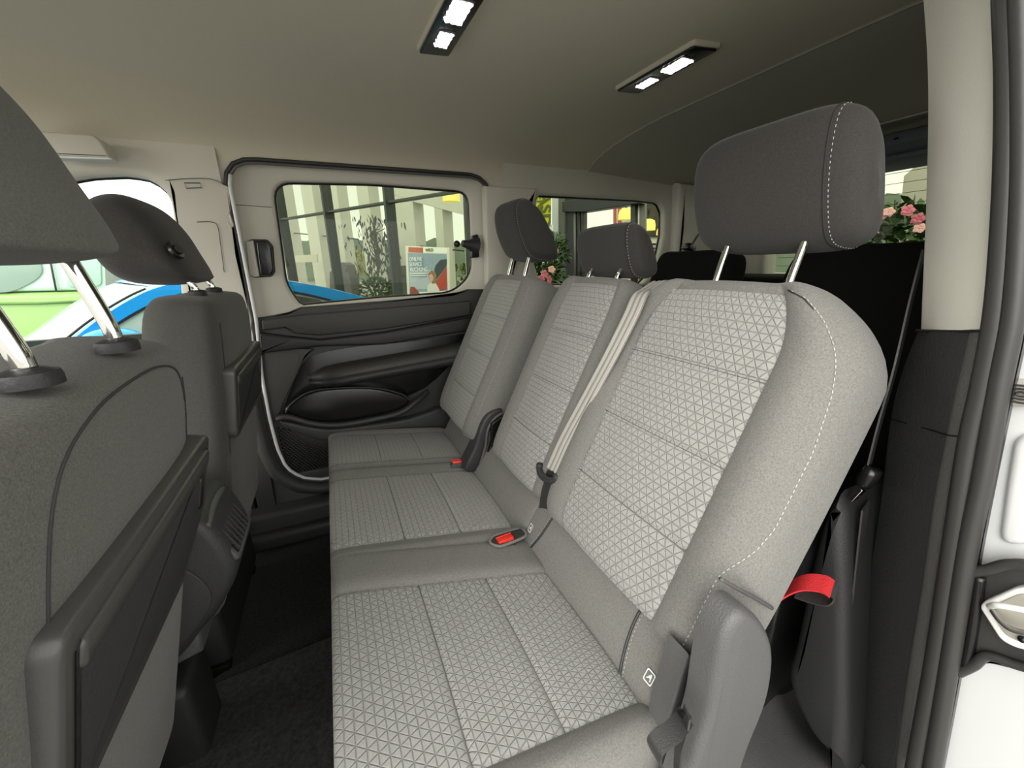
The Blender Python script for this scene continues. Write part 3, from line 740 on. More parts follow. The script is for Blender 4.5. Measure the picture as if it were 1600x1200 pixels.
# =================================================================== CEILING LAMPS
def ceiling_lamp(xc, zc, label):
    root = empty('ceiling_lamp', (xc, .925, zc), label, 'lamp', 'reading lamps in the headliner')
    # parallelogram bezel, long side along y
    base = [(-.027, -.125), (.036, -.138), (.031, .118), (-.034, .130)]
    bz = slab('lamp_bezel', round_poly(base, .006, 3), XY, .004, -.006, 'frit', bev=.002)
    hl = slab('lamp_surround', round_poly([(a*1.16, b*1.05) for a, b in base], .010, 4), XY, .012, -.0012, 'liner', bev=.004)
    for (yc, k, mt) in ((-.052, 1.0, 'lamp'), (.050, .82, 'lampd')):
        rim = slab('lens_rim', round_poly([(-.019*k, yc-.040*k), (.022*k, yc-.042*k), (.020*k, yc+.036*k), (-.022*k, yc+.038*k)], .006, 3), XY, -.004, -.008, 'cover', bz, bev=.0015)
        bm = BM()
        for a in range(3):
            for b in range(4):
                add_box(bm, (-.0125*k+.0125*k*a, yc-.028*k+.0185*k*b, -.0085), (.0115*k, .0165*k, .004), rotz(.15*(a-b)), .0015)
        bmobj('lamp_lens', bm, mt, bz, merge=0, smooth=False)
    bz.parent = root; hl.parent = root
    ld = bpy.data.lights.new('lamp_light', 'AREA'); ld.shape = 'RECTANGLE'; ld.size = .03; ld.size_y = .07; ld.energy = .35; ld.color = (1, .97, .9)
    lo = bpy.data.objects.new('lamp_light', ld); COL.objects.link(lo); lo.parent = root; lo.location = (0, -.05, -.02)
    return root
ceiling_lamp(.292, 1.497, 'double reading lamp in a black bezel on the ceiling between the front and second row')
ceiling_lamp(.845, 1.497, 'double reading lamp in a black bezel on the ceiling above the second row backrests')


# darker lower half of the door surround
def split_material(o, mat, test):
    me = o.data; me.materials.append(M[mat]); k = len(me.materials)-1
    for p in me.polygons:
        if test(p.center): p.material_index = k
for o in bpy.data.objects:
    if o.name == 'door_surround': split_material(o, 'door', lambda c: c.z < .86)
    if o.name == 'window_surround': split_material(o, 'door', lambda c: c.z < .80)

# =================================================================== SEATS
def near_profile(dx=0): return [(.052, -.098), (.062, -.055), (.055, .0), (.036, .065), (.0, .098), (-.04, .085), (-.062, .03), (-.066, -.04), (-.05, -.09), (.0, -.104)]
A26 = math.radians(26); AC = math.radians(96.3)
double = empty('double_rear_seat', (.30, .69, .0), 'wide double part of the grey rear bench, nearest the open door', 'car seat')
single = empty('single_rear_seat', (.30, 1.43, .0), 'narrow single rear seat in grey fabric beside the far sliding door', 'car seat')
def backrest(yc, hw, x0, insert, root, taper=0, bol=.022, mat='seat', ioff=0, shoulder=.12):
    p = Pad((x0, 0, .43), A26, .60, yc, hw, .085, .05, p=4.2, q=9, r=9, bol=bol, bpos=.80, bw=.17, insert=insert, iv=(-.1, .955), seams=(.235, .475, .716), taper=taper, backbulge=.35, ioff=ioff, shoulder=shoulder)
    return p, p.build(root, 'backrest', mat)
def cushion(yc, hw, root, insert=.745, warp=0, skew=0, ioff=0, L=.47, bol=.012):
    p = Pad((-.083, 0, .352), AC, L, yc, hw, .055, .14, p=9, q=9, r=30, bol=bol, bpos=.9, bw=.1, insert=insert, iv=(-.1, .965), seams=(.36, .66), skew=skew, ioff=ioff)
    if warp:
        S0 = p.S
        def S1(a, v, side=1, lift=0):
            q = S0(a, v, side, lift); q.y += warp*v*(1-a*a)*(1+a)*hw; return q
        p.S = S1
    return p, p.build(root, 'cushion', 'seat')
def flap(yc, hw, root, skew=0):
    p = Pad((.372, 0, .318), math.radians(30), .155, yc, hw, .022, .03, p=6, q=4, r=14, insert=0, skew=skew)
    return p, p.build(root, 'rear_flap', 'seat', stitch=False)
adopt_list = []
b1, ob1 = backrest(.512, .247, .47, .60, None, shoulder=.34)
b2, ob2 = backrest(.930, .178, .47, .60, None, ioff=-.14, bol=.015)
c1, oc1 = cushion(.545, .258, None, warp=-.40)
c2, oc2 = cushion(1.030, .236, None, skew=-.05, insert=.72)
cbp = Pad((-.080, 0, .352), AC, .455, .752, .064, .066, .10, p=5, q=9, r=30, insert=0, skew=-.090)
ocb = cbp.build(None, 'centre_band', 'seat', stitch=False)
f1, of1 = flap(.545, .245, None); f2, of2 = flap(.985, .20, None)
# outer bolster seam with stitching on the near backrest
def a_curve(v): return -.90+.10*max(0, (v-.90)/.1)**2
def seam_a(v):
    T = [(0, -.86), (.14, -.85), (.24, -.85), (.33, -.93), (.40, -.955), (.60, -.955), (.73, -.93), (.84, -.88), (.90, -.84), (.94, -.78), (.965, -.66)]
    for (v0, a0), (v1, a1) in zip(T, T[1:]):
        if v <= v1: return a0+(a1-a0)*(v-v0)/(v1-v0)
    return T[-1][1]
side_stitch(b1, ob1, seam_a, .04, .962)
adopt(double, ocb, ob1, ob2, oc1, oc2, of1, of2)
b3, ob3 = backrest(1.375, .215, .43, .60, None)
c3, oc3 = cushion(1.440, .172, None, skew=-.05, insert=.74)
f3, of3 = flap(1.385, .175, None)
side_stitch(b3, ob3, -.90, .12, .93, r=.0006)
adopt(single, ob3, oc3, of3)

# side gusset of the near backrest (deep outer bolster), pocket edge over the hinge
def skirt(name, y, pts, th, mat, root, bev=.02):
    o = slab(name, [(p.x, p.y) for p in smooth_path([Vector((a, b, 0)) for a, b in pts], 4, True)], XZ, y+th, y, mat, bev=bev)
    adopt(root, o); return o
P = [Vector((x, .262, z)) for x, z in [(0.399, 0.65), (0.433, 0.622), (0.488, 0.578), (0.524, 0.548)]]
o = tube('cover_piping', P, .003, 'cover', sides=6); adopt(double, o)

# head restraints
SP = lambda x, y, z0, z1, dx: [(x, y, z0), (x+.006, y, z0+.03), (x+dx, y, z1)]
def rear_head(root, xc, yc, zc, hw, k, sp, zb, zt, kz=1.0, **kw):
    prof = [((a-.36*b)*k, b*k*kz) for a, b in near_profile()]
    h = headrest(root, (xc, yc, zc), hw, prof, posts=[SP(xc-.035, yc-sp, zb, zt, .03), SP(xc-.035, yc+sp, zb, zt, .03)], **kw)
    return h
h1 = rear_head(None, .725, .492, 1.146, .143, .80, .070, .972, 1.075, kz=1.24)
h2 = rear_head(None, .725, .925, 1.062, .136, .58, .064, .972, 1.03, kz=1.18)
adopt(double, h1, h2)
h3 = rear_head(None, .665, 1.36, 1.145, .125, 1.0, .070, .970, 1.08)
adopt(single, h3)

# hinge covers
bm = BM()
hc = slab('hinge_cover', [(p.x, p.y) for p in smooth_path([Vector((a, b, 0)) for a, b in [(0.399, 0.625), (0.432, 0.607), (0.472, 0.555), (0.494, 0.499), (0.5, 0.422), (0.481, 0.343), (0.457, 0.232), (0.386, 0.212), (0.344, 0.279), (0.358, 0.387), (0.372, 0.462), (0.373, 0.544), (0.378, 0.597)]], 5, True)], XZ, .268, .228, 'cover', bev=.013, segs=6)
ip = slab('inner_hinge_plate', [(0.39, 0.507), (0.408, 0.484), (0.402, 0.388), (0.384, 0.332), (0.384, 0.23), (0.362, 0.247), (0.368, 0.397)], XZ, .32, .283, 'cover', bev=.004)
adopt(double, hc, ip)
hc2 = slab('hinge_cover', [(p.x, p.y) for p in smooth_path([Vector((a, b, 0)) for a, b in [(0.338, 0.374), (0.376, 0.448), (0.401, 0.517), (0.425, 0.554), (0.456, 0.569), (0.479, 0.567), (0.471, 0.541), (0.443, 0.523), (0.422, 0.462), (0.406, 0.406), (0.386, 0.362)]], 4, True)], XZ, 1.21, 1.15, 'black', bev=.008)
hc3 = tube('hinge_edge', [(0.384, 1.145, 0.37), (0.41, 1.145, 0.443), (0.422, 1.145, 0.506), (0.446, 1.145, 0.541), (0.476, 1.145, 0.558)], .005, 'cover', sides=8)
hc4 = slab('hinge_bracket', round_poly([(0.388, 0.364), (0.428, 0.469), (0.43, 0.533), (0.47, 0.553), (0.467, 0.437), (0.435, 0.396), (0.429, 0.354)], .004, 2), XZ, 1.14, 1.125, 'frit', bev=.003)
adopt(single, hc2, hc3, hc4)
# strap hanging from the near hinge cover
def ribbon(name, pts, wd, mat, th=.0012, n=6, parent=None):
    P = smooth_path(pts, n); 
    if isinstance(wd, list):
        W_ = smooth_path(wd, n)
    else: W_ = Vector(wd)
    bm = BM(); add_ribbon(bm, P, W_, th); return bmobj(name, bm, mat, parent, merge=0, ang=40)
st = empty('release_strap', (0.316, 0.23, 0.496), 'dark fabric strap looped through the slot at the front of the near hinge cover', 'strap')
sa = ribbon('strap_webbing', [(0.335, 0.235, 0.489), (0.305, 0.225, 0.499), (0.281, 0.225, 0.497), (0.275, 0.225, 0.483), (0.292, 0.225, 0.442), (0.314, 0.225, 0.395)], (0.0, .022, .004), 'webd')
sb = ribbon('strap_webbing', [(0.332, 0.232, 0.502), (0.322, 0.226, 0.487), (0.318, 0.226, 0.456), (0.322, 0.226, 0.405)], (.008, .016, .0), 'webd')
ss_ = slab('strap_slot', [(0.326, 0.504), (0.343, 0.485), (0.343, 0.475), (0.326, 0.472), (0.321, 0.478)], XZ, .24, .2325, 'frit', bev=.001)
adopt(st, sa, sb, ss_)
# red pull loop behind the backrest
rl = empty('red_pull_loop', (0.66, 0.274, 0.522), 'red fabric pull loop with dark lining behind the near backrest', 'strap')
ra = ribbon('loop_webbing', [(0.6, 0.309, 0.463), (0.62, 0.297, 0.505), (0.63, 0.279, 0.535), (0.64, 0.258, 0.547), (0.64, 0.245, 0.548)], (.028, .010, .012), 'redweb')
rb = ribbon('loop_lining', [(0.645, 0.247, 0.544), (0.645, 0.241, 0.541), (0.645, 0.247, 0.525), (0.645, 0.268, 0.511), (0.64, 0.289, 0.505)], (.024, .008, .008), 'webd')
adopt(rl, ra, rb)

# ---- belts
def on(p, a, v, l): return p.S(a, v, 1, l)
belt = empty('centre_seat_belt', (0.5, 0.745, 0.698), 'grey three-stripe seat belt running down between the near and middle backrests', 'seat belt')
path = [(0.72, 0.739, 0.988), (0.66, 0.711, 0.973), (0.615, 0.684, 0.963), (0.585, 0.675, 0.92), (0.55, 0.688, 0.837), (0.515, 0.716, 0.737), (0.47, 0.737, 0.633), (0.434, 0.742, 0.554)]
wv = (.004, -.046, .006)
w1_ = ribbon('belt_webbing', path, wv, 'web', th=.0012)
pp = [Vector(p)+Vector((-.0012, 0, .0006)) for p in path]
w2_ = ribbon('belt_stripe', [p+Vector((0, .0155, -.001)) for p in pp], (.0, -.009, .001), 'webl', th=.0012)
w3_ = ribbon('belt_stripe', [p+Vector((0, -.001, 0)) for p in pp], (.0, -.007, .001), 'webl', th=.0012)
w4_ = ribbon('belt_stripe', [p+Vector((0, -.0165, .001)) for p in pp], (.0, -.008, .001), 'webl', th=.0012)
path2 = [(0.437, 0.747, 0.545), (0.425, 0.747, 0.483), (0.425, 0.759, 0.411), (0.43, 0.76, 0.354)]
w5_ = ribbon('lower_webbing', path2, [(.004, -.036, .004), (.01, -.042, .004), (.01, -.040, .004), (.01, -.030, .002)], 'webd', th=.0012)
bm = BM(); ta = Vector((0.428, 0.793, 0.533)); tb_ = Vector((0.425, 0.709, 0.551))
add_tube(bm, smooth_path([ta+Vector((0, 0, .014)), ta+Vector((0,0,.004)), ta.lerp(tb_, .25)+Vector((-.006, 0, -.008)), ta.lerp(tb_, .75)+Vector((-.006, 0, -.010)), tb_+Vector((0, 0, -.002)), tb_+Vector((.002, -.002, .010))], 6), .0085, 10)
t1_ = bmobj('tongue_body', bm, 'black', merge=0, ang=None)
bm = BM(); q0 = Vector((0.425, 0.797, 0.497)); q1 = Vector((0.425, 0.77, 0.506)); q2 = Vector((0.42, 0.781, 0.463)); q3 = Vector((0.42, 0.809, 0.456))
add_tube(bm, [q0, q1+Vector((0, -.006, .002)), q2+Vector((0, -.004, 0)), q3], .0014, 6, True)
t2_ = bmobj('tongue_plate', bm, 'chrome', merge=0, ang=None)
adopt(belt, w1_, w2_, w3_, w4_, w5_, t1_, t2_)

def buckle(c, rot, s, label):
    root = empty('belt_buckle', c, label, 'seat belt buckle', 'red buttoned belt buckles in the rear bench')
    bm = BM(); add_box(bm, (0, 0, -.016), (.050*s, .028*s, .030), None, .004); a = bmobj('buckle_body', bm, 'black', root, merge=0, ang=30)
    bm = BM(); add_box(bm, (.002, -.002, .001), (.040*s, .018*s, .010), None, .002)
    add_box(bm, (.002, .008, .003), (.040*s, .003*s, .010), None, .001)
    b = bmobj('red_button', bm, 'red', root, merge=0, ang=30)
    root.rotation_euler = rot; return root
buckle((0.313, 0.761, 0.383), (math.radians(-8), math.radians(-4), math.radians(0)), 1.0, 'red belt buckle sunk in the fabric band between the two cushions of the double seat')
buckle((0.328, 1.211, 0.378), (math.radians(-14), 0, math.radians(-8)), .95, 'red belt buckle at the rear inner corner of the single seat cushion')
# fabric slot round the sunk buckle
c_ = Vector((0.319, 0.766, 0.382))
sl_ = tube('buckle_slot', [c_+Vector(v) for v in ((-.040, .0, 0), (-.026, .019, 0), (.020, .022, -.001), (.052, .018, -.003), (.050, -.010, -.003), (.0, -.020, -.001), (-.026, -.020, 0))], .0035, 'seat', sides=8, closed=True)
sl2 = slab('slot_floor', [(c_.x-.036, c_.y), (c_.x-.026, c_.y+.017), (c_.x+.05, c_.y+.017), (c_.x+.048, c_.y-.010), (c_.x, c_.y-.018), (c_.x-.026, c_.y-.018)], XY, .370, .3835, 'threadd', bev=.001)
adopt(double, sl_, sl2)

# near outer belt hanging beside the pillar
nb = empty('outer_seat_belt', (0.76, 0.286, 0.718), 'black seat belt with chrome tongue hanging beside the near pillar', 'seat belt')
n1 = ribbon('belt_webbing', [(0.86, 0.328, 1.043), (0.82, 0.312, 0.967), (0.78, 0.294, 0.874), (0.765, 0.289, 0.783), (0.76, 0.286, 0.701)], (.0435, .0130, 0), 'webd')
n2 = ribbon('lower_webbing', [(0.76, 0.277, 0.641), (0.76, 0.265, 0.536), (0.76, 0.245, 0.373), (0.76, 0.226, 0.208), (0.76, 0.212, 0.091)], (.0435, .0105, 0), 'webd')
bm = BM(); q0 = Vector((0.74, 0.272, 0.716)); q1 = Vector((0.74, 0.281, 0.683)); add_tube(bm, [q0, q0.lerp(q1, .3), q0.lerp(q1, .8), q1], .011, 12, rfn=lambda t: .013-.004*abs(t-.4)); n3 = bmobj('tongue_body', bm, 'frit', merge=0, ang=None)
bm = BM(); add_box(bm, (0.735, 0.28, 0.667), (.016, .004, .028), rotx(.35), .001); n4 = bmobj('tongue_plate', bm, 'chrome', merge=0, smooth=False)
adopt(nb, n1, n2, n3, n4)
# belt guide at the far rear side
fb = empty('far_seat_belt', (1.667, 1.5, 1.12), 'black belt strap hanging from the far rear pillar', 'seat belt')
n5 = ribbon('belt_webbing', [(1.743, 1.5, 1.21), (1.638, 1.46, 1.152), (1.575, 1.44, 1.094)], (.02, .03, 0), 'webd')
bm = BM(); add_box(bm, (1.555, 1.43, 1.096), (.05, .05, .03), roty(.4), .008); n6 = bmobj('belt_guide', bm, 'frit', merge=0)
adopt(fb, n5, n6)

# ISOFIX style tags and zips on the flaps
def fixing_tag(c, u, v, n_, label):
    """c centre, u and v half-side vectors"""
    c = Vector(c); u = Vector(u); v = Vector(v); n_ = Vector(n_).normalized()
    f = lambda a, b, d: c+u*a+v*b+n_*d
    root = empty('child_seat_tag', c, label, 'label', 'child seat anchor tags')
    base = slab('tag_cloth', round_poly([(-1, -1), (1, -1), (1, 1), (-1, 1)], .35, 4), f, 0, .0012, plain('tag cloth', (.16, .16, .15), .8), bev=.0002)
    ou = round_poly([(-1, -1), (1, -1), (1, 1), (-1, 1)], .35, 4)
    bm = BM(); 
    for k in range(len(ou)):
        a = ou[k]; b = ou[(k+1) % len(ou)]
        q = [f(*a, .0016), f(*b, .0016), f(b[0]*.8, b[1]*.8, .0016), f(a[0]*.8, a[1]*.8, .0016)]
        bm.faces.new([bm.verts.new(x) for x in q])
    rim = bmobj('tag_border', bm, 'white', smooth=False)
    gl = [(-.55, -.5), (-.35, -.55), (-.2, -.1), (.05, -.15), (.4, -.45), (.5, -.3), (.15, .05), (.3, .1), (.1, .25), (-.05, .2), (.0, .45), (-.2, .6), (-.4, .45), (-.45, .1)]
    bm = BM(); bm.faces.new([bm.verts.new(f(a, b, .0017)) for a, b in gl]); bmesh.ops.triangulate(bm, faces=bm.faces)
    g = bmobj('seat_symbol', bm, 'white', smooth=False)
    adopt(root, base, rim, g); return root
for (px, yy, vv, lab) in ((f1, -.82, .46, 'small white-edged seat symbol tag on the flap at the near end of the double seat'), (f1, .90, .45, 'small white-edged seat symbol tag on the flap beside the centre belt')):
    p = px.S(yy, vv, 1, .001); e1 = (px.S(yy+.02, vv, 1, .001)-px.S(yy-.02, vv, 1, .001)).normalized(); e2 = (px.S(yy, vv+.03, 1, .001)-px.S(yy, vv-.03, 1, .001)).normalized()
    fixing_tag(p, (e1-e2*.0)*.0085, e2*.0105, -e1.cross(e2) if (-e1.cross(e2)).x < 0 else e1.cross(e2), lab)
for (pd, a0, a1) in ((f1, -.66, -.55), (f1, .80, .68)):
    P = [pd.S(a0+(a1-a0)*(1-(1-k/14)**2), .10+.8*k/14, 1, .001) for k in range(15)]
    z = tube('flap_zip', P, .0028, 'black', sides=6, smoothit=False)
    sgn = 1 if a1 > a0 else -1
    z2 = dashes('stitching', [q+Vector((0, -.007*sgn, 0)) for q in P], 'thread', None, ln=.004, gap=.0035, r=.0006)
    z3 = tube('zip_pull', [P[0]+Vector((-.004, .006, .002)), P[0]+Vector((-.003, -.01, .002))], .0024, 'frit', smoothit=False)
    adopt(double, z, z2, z3)

# =================================================================== FRONT SEATS
def front_seat(yc, base, ang, hl, posts, trayz, label, mat, hk=1, hhw=.165, hp=5, hw=.25, btn=False):
    root = empty('front_seat', (0, 0, 0), label, 'car seat', 'front seats')
    bk = Pad((base[0], 0, base[1]), math.radians(ang),  .700, yc, hw, .09, .055, p=4, q=6.5, r=5.5, bol=.02, insert=0, curve=-.01, backbulge=.0, taper=.02)
    o = bk.build(root, 'backrest', mat, stitch=False)
    # back seam lines
    for a in (-.84, .84):
        P = [bk.S(a*(1-.03*t), t, -1, .0004) for t in [.05+.88*i/30 for i in range(31)]]
        bm = BM(); add_tube(bm, P, .0013, 5); bmobj('seam', bm, 'threadd', o, merge=0, ang=None)
        dashes('stitching', [q+Vector((0, -.005 if a > 0 else .005, 0)) for q in P], 'threadd', o, ln=.004, gap=.003, r=.0007)
    if not btn:
        T = [(-.62, .05), (-.62, .3), (-.62, .6), (-.61, .82), (-.52, .93), (-.25, .972), (.15, .982), (.5, .978), (.72, .95), (.80, .88)]
        P = smooth_path([bk.S(a, t, -1, .0004) for a, t in T], 6)
        bm = BM(); add_tube(bm, P, .0014, 5); bmobj('seam', bm, 'threadd', o, merge=0, ang=None)
    # headrest
    prof = [(.062, -.105), (.068, -.085), (.050, -.03), (.024, .04), (-.015, .095), (-.065, .115), (-.115, .095), (-.14, .04), (-.13, -.04), (-.09, -.098), (-.01, -.112)]
    prof = [(a*hk, b*hk) for a, b in prof]
    h = headrest(root, hl, hhw, prof, mat='head' if btn else mat, p=hp, stitch_s=0, posts=posts, post_r=.0075)
    pr = [Vector((q[0], q[1])) for q in smooth_path([Vector((a, b, 0)) for a, b in prof], 8, True)]
    for s_ in (-.72,):
        pass
    # bottom piping
    zb = hl[2]-.094*hk
    P = [Vector((hl[0]+(.066-.012*abs(t)**4)*hk, hl[1]+hhw*.93*t, zb+.0)) for t in [-1+2*i/20 for i in range(21)]]
    dashes('stitching', P, 'threadd', h, ln=.004, gap=.003, r=.0011)
    if btn:
        bm = BM(); c = Vector(btn); nn = Vector((.90, -.25, .36)).normalized()
        add_tube(bm, [c, c+nn*.006, c+nn*.008], .02, 28, rfn=lambda t: .019 if t < .9 else .017); o1 = bmobj('release_button', bm, 'frit', h, merge=0)
        bm = BM(); add_tube(bm, [c+nn*.006, c+nn*.0115], .011, 24); bmobj('button_cap', bm, 'blackd', o1, merge=0)
    # tray table
    fr = lambda u, v, d: bk_plane(bk, u, v, d)
    def bk_plane(b, u, v, d): return Vector(b.base)+b.U*(v-b.base[2])/b.U.z+Vector((0, u, 0))-b.N*(.050+d)
    zt, zb2 = trayz
    y0, y1 = yc-.175, yc+.235 if not btn else yc+.21
    if btn: y0 = yc-.20
    outer = round_poly([(y0, zb2), (y1-.10, zb2), (y1, zb2+.07), (y1, zt), (y0, zt)] if not btn else [(y0, zb2), (y1, zb2), (y1, zt), (y0, zt)], .018, 4)
    tr = slab('tray_table', outer, fr, .0, .026, 'tray', root, bev=.006)
    inn = offset_poly(outer, .022)
    slab('tray_recess', inn, fr, .02, .0275, 'black', tr, bev=.001)
    slab('tray_rim', round_poly([(y0+.02, zt-.045), (y1-.02, zt-.045), (y1-.02, zt-.018), (y0+.02, zt-.018)], .008, 3), fr, .02, .031, 'tray', tr, bev=.004)
    slab('finger_slot', round_poly([(y1-.055, zt-.105), (y1-.035, zt-.105), (y1-.035, zt-.05), (y1-.055, zt-.05)], .009, 4), fr, .02, .0295, 'frit', tr, bev=.001)
    # map pocket below the tray
    slab('seat_pocket', round_poly([(yc-.20, zb2-.33), (yc+.20, zb2-.33), (yc+.21, zb2-.035), (yc-.21, zb2-.035)], .03, 4), fr, -.02, .010, mat, root, bev=.008)
    # cushion and side valance
    bm = BM(); add_box(bm, (base[0]-.22, yc, .27), (.50, .50, .14), roty(.08), .04, 4); bmobj('cushion', bm, mat, root, ang=None)
    bm = BM(); add_box(bm, (base[0]-.20, yc, .11), (.42, .44, .18), None, .02, 3); bmobj('seat_base', bm, 'blackd', root, ang=None)
    for y in (yc-.20, yc+.20):
        bm = BM(); add_box(bm, (base[0]-.25, y, .0), (.50, .035, .035), None, .005); bmobj('seat_rail', bm, 'frit', root)
    settle(root, (base[0], yc, 0)); return root, bk
fs1, k1 = front_seat(.50, (-.41, .265), 14, (-.275, .488, 1.150), [[(-.222, .427, .958), (-.226, .427, .985), (-.248, .427, 1.08)], [(-.222, .577, .958), (-.226, .577, .985), (-.248, .577, 1.08)]], (.800, .610),
    'near dark grey front seat with tray table, cropped by the left edge', 'front')
fs2, k2 = front_seat(1.265, (-.375, .280), 8.5, (-.335, 1.262, 1.095), [[(-.285, 1.19, .985), (-.288, 1.19, .995), (-.31, 1.19, 1.03)], [(-.285, 1.35, .985), (-.288, 1.35, .995), (-.31, 1.35, 1.03)]], (.825, .655),
    'far dark front seat with round button on its headrest, beside the sliding door', 'front2', hk=.86, hhw=.145, hp=3.2, hw=.235, btn=(-.335+.040, 1.135, 1.095-.022))

# ---- centre console with rear vent
cc = empty('centre_console', (-.35, .885, 0), 'black centre console with rear air vent between the front seats', 'console')
prf = [(p.x, p.y) for p in smooth_path([Vector((a, b, 0)) for a, b in [(-0.407, 0.661), (-0.295, 0.605), (-0.265, 0.585), (-0.246, 0.541), (-0.235, 0.486), (-0.242, 0.448), (-0.276, 0.394), (-0.319, 0.348), (-0.356, 0.308), (-0.467, 0.217)]], 4, False)]
XZc = XZ
o1 = slab('console_body', prf, XZ, .96, .80, 'black', bev=.02, segs=5)
o2 = slab('console_side', [(p.x, p.y) for p in smooth_path([Vector((a, b, 0)) for a, b in [(-0.344, 0.515), (-0.301, 0.492), (-0.282, 0.439), (-0.295, 0.399), (-0.34, 0.349), (-0.397, 0.314)]], 3, True)], XZ, .82, .797, 'black', bev=.002)
o3 = slab('console_foot', [(-0.399, 0.373), (-0.324, 0.344), (-0.33, 0.289), (-0.381, 0.274), (-0.427, 0.249)], XZ, .94, .82, 'cover', bev=.01)
bm = BM(); vc = Vector((-.253, .88, .528)); vr = roty(math.radians(-24))
def vp(a, b, d): return vc+vr @ Vector((d, b, a))
v1 = slab('vent_frame', round_poly([(-.050, -.068), (.045, -.068), (.045, .068), (-.050, .068)], .012, 4), lambda u, v, d: vp(u, v, d), -.02, .006, 'cover', bev=.004)
v0 = slab('vent_opening', round_poly([(-.040, -.058), (.036, -.058), (.036, .058), (-.040, .058)], .006, 3), lambda u, v, d: vp(u, v, d), -.02, .0072, 'frit', v1, bev=.001)
for k in range(7):
    bm = BM(); add_box(bm, vp(-.002, -.050+.0165*k, .009), (.008, .0035, .070), vr, .001); bmobj('vent_slat', bm, 'black', v1, smooth=False)
for k in range(3):
    bm = BM(); add_box(bm, vp(-.024+.022*k, .0, .0075), (.003, .112, .0025), vr, 0); bmobj('cross_slat', bm, 'blackd', v1, smooth=False)
o4 = tube('console_trim', [vp(.046, -.07, .008), vp(.055, -.02, .012), vp(.055, .04, .012), vp(.045, .075, .006), vp(0, .082, 0), vp(-.05, .078, -.004)], .006, 'cover')
bm = BM(); add_box(bm, (-.62, .885, .10), (.50, .13, .22), None, .02, 3); o5 = bmobj('console_base', bm, 'blackd', ang=None)
adopt(cc, o1, o2, o3, v1, o4, o5)

# =================================================================== THIRD ROW
def third(yc, hw, x, zt, label):
    root = empty('third_row_seat', (0, 0, 0), label, 'car seat', 'third row seats')
    L = .62; a = math.radians(16)
    p = Pad((x-L*math.sin(a), 0, zt-L*math.cos(a)), a, L, yc, hw, .06, .05, p=5, q=8, r=6, bol=.01, insert=0)
    p.build(root, 'backrest', 'third', stitch=False)
    bm = BM(); add_box(bm, (x-.38, yc, zt-.58), (.40, hw*1.9, .12), None, .03, 3); bmobj('cushion', bm, 'third', root, ang=None)
    bm = BM(); add_box(bm, (x-.38, yc, (zt-.64)/2), (.30, hw*1.5, zt-.66), None, .01, 1); bmobj('seat_base', bm, 'frit', root, ang=None)
    settle(root, (x-.1, yc, 0)); return root
third(.545, .235, 1.30, 1.058, 'black third row seat standing nearest the near pillar, behind the large headrest')
third(1.13, .185, 1.30, 1.062, 'black third row seat to the left behind the large headrest')
bm = BM(); add_box(bm, (1.62, .86, .50), (.44, 1.18, .95), None, .02); tr_ = bmobj('luggage_cover', bm, 'third', merge=0); tag(tr_, 'black luggage area cover and trim behind the third row', 'cover')
#@@EXT
# =================================================================== OUTSIDE
FD = Vector((-0.50463, 0.86334, 0.0)); FN = Vector((0.86334, 0.50463, 0.0)); FP = Vector((.8139, 6.0, 0)); GZ = -.47
def FS(pts): return [((Vector(p)-FP).dot(FD), p[2]) for p in pts]
def Ff(u, v, d): return FP+FD*u+FN*d+Vector((0, 0, v))
bm = BM()
bm.faces.new([bm.verts.new(v) for v in ((-60, -40, GZ), (60, -40, GZ), (60, 80, GZ), (-60, 80, GZ))])
g = bmobj('ground', bm, plain('pale paving', (.30, .295, .28), .8, bumpscale=3, bstr=.1, var=.12), merge=0); tag(g, 'pale paved yard outside', kind='structure')

alu = plain('dark aluminium frame', (.045, .055, .05), .4); conc = plain('pale concrete', (.72, .71, .64), .7, var=.05, bumpscale=2)
bk = plain('black portal frame', (.012, .014, .016), .35); gy = plain('grey frame', (.14, .14, .125), .45)
sr = empty('showroom_building', (0, 0, 0), 'glass fronted showroom with dark mullions and black entrance portal outside', 'building')
def fslab(name, poly, d0, d1, mat, parent=None, bev=.004, r=0):
    o = slab(name, round_poly(poly, r, 3) if r else poly, Ff, d0, d1, mat, None, bev=bev, segs=1); o.parent = parent; return o
def fbox(name, s0, s1, z0, z1, d0, d1, mat, parent):
    return fslab(name, [(s0, z0), (s1, z0), (s1, z1), (s0, z1)], d1, d0, mat, parent, bev=.002)
parts = []
for s_ in (4.16, 2.74, 1.32, -.13, -1.53):
    parts.append(fbox('mullion', s_-.02, s_+.02, GZ, 3.1, -.06, .10, alu, sr))
for z in (1.862, 3.06, -.40): parts.append(fbox('transom', -1.53, 5.6, z-.014, z+.014, -.03, .06, alu, sr))
for (a, b) in ((-1.5, -.16), (-.10, 1.29), (1.35, 2.71), (2.77, 4.13)):
    bm = BM(); bm.faces.new([bm.verts.new(Ff(u, v, .02)) for u, v in ((a, GZ), (b, GZ), (b, 3.05), (a, 3.05))])
    bmobj('glass_pane', bm, 'bglass', sr, smooth=False, merge=0)
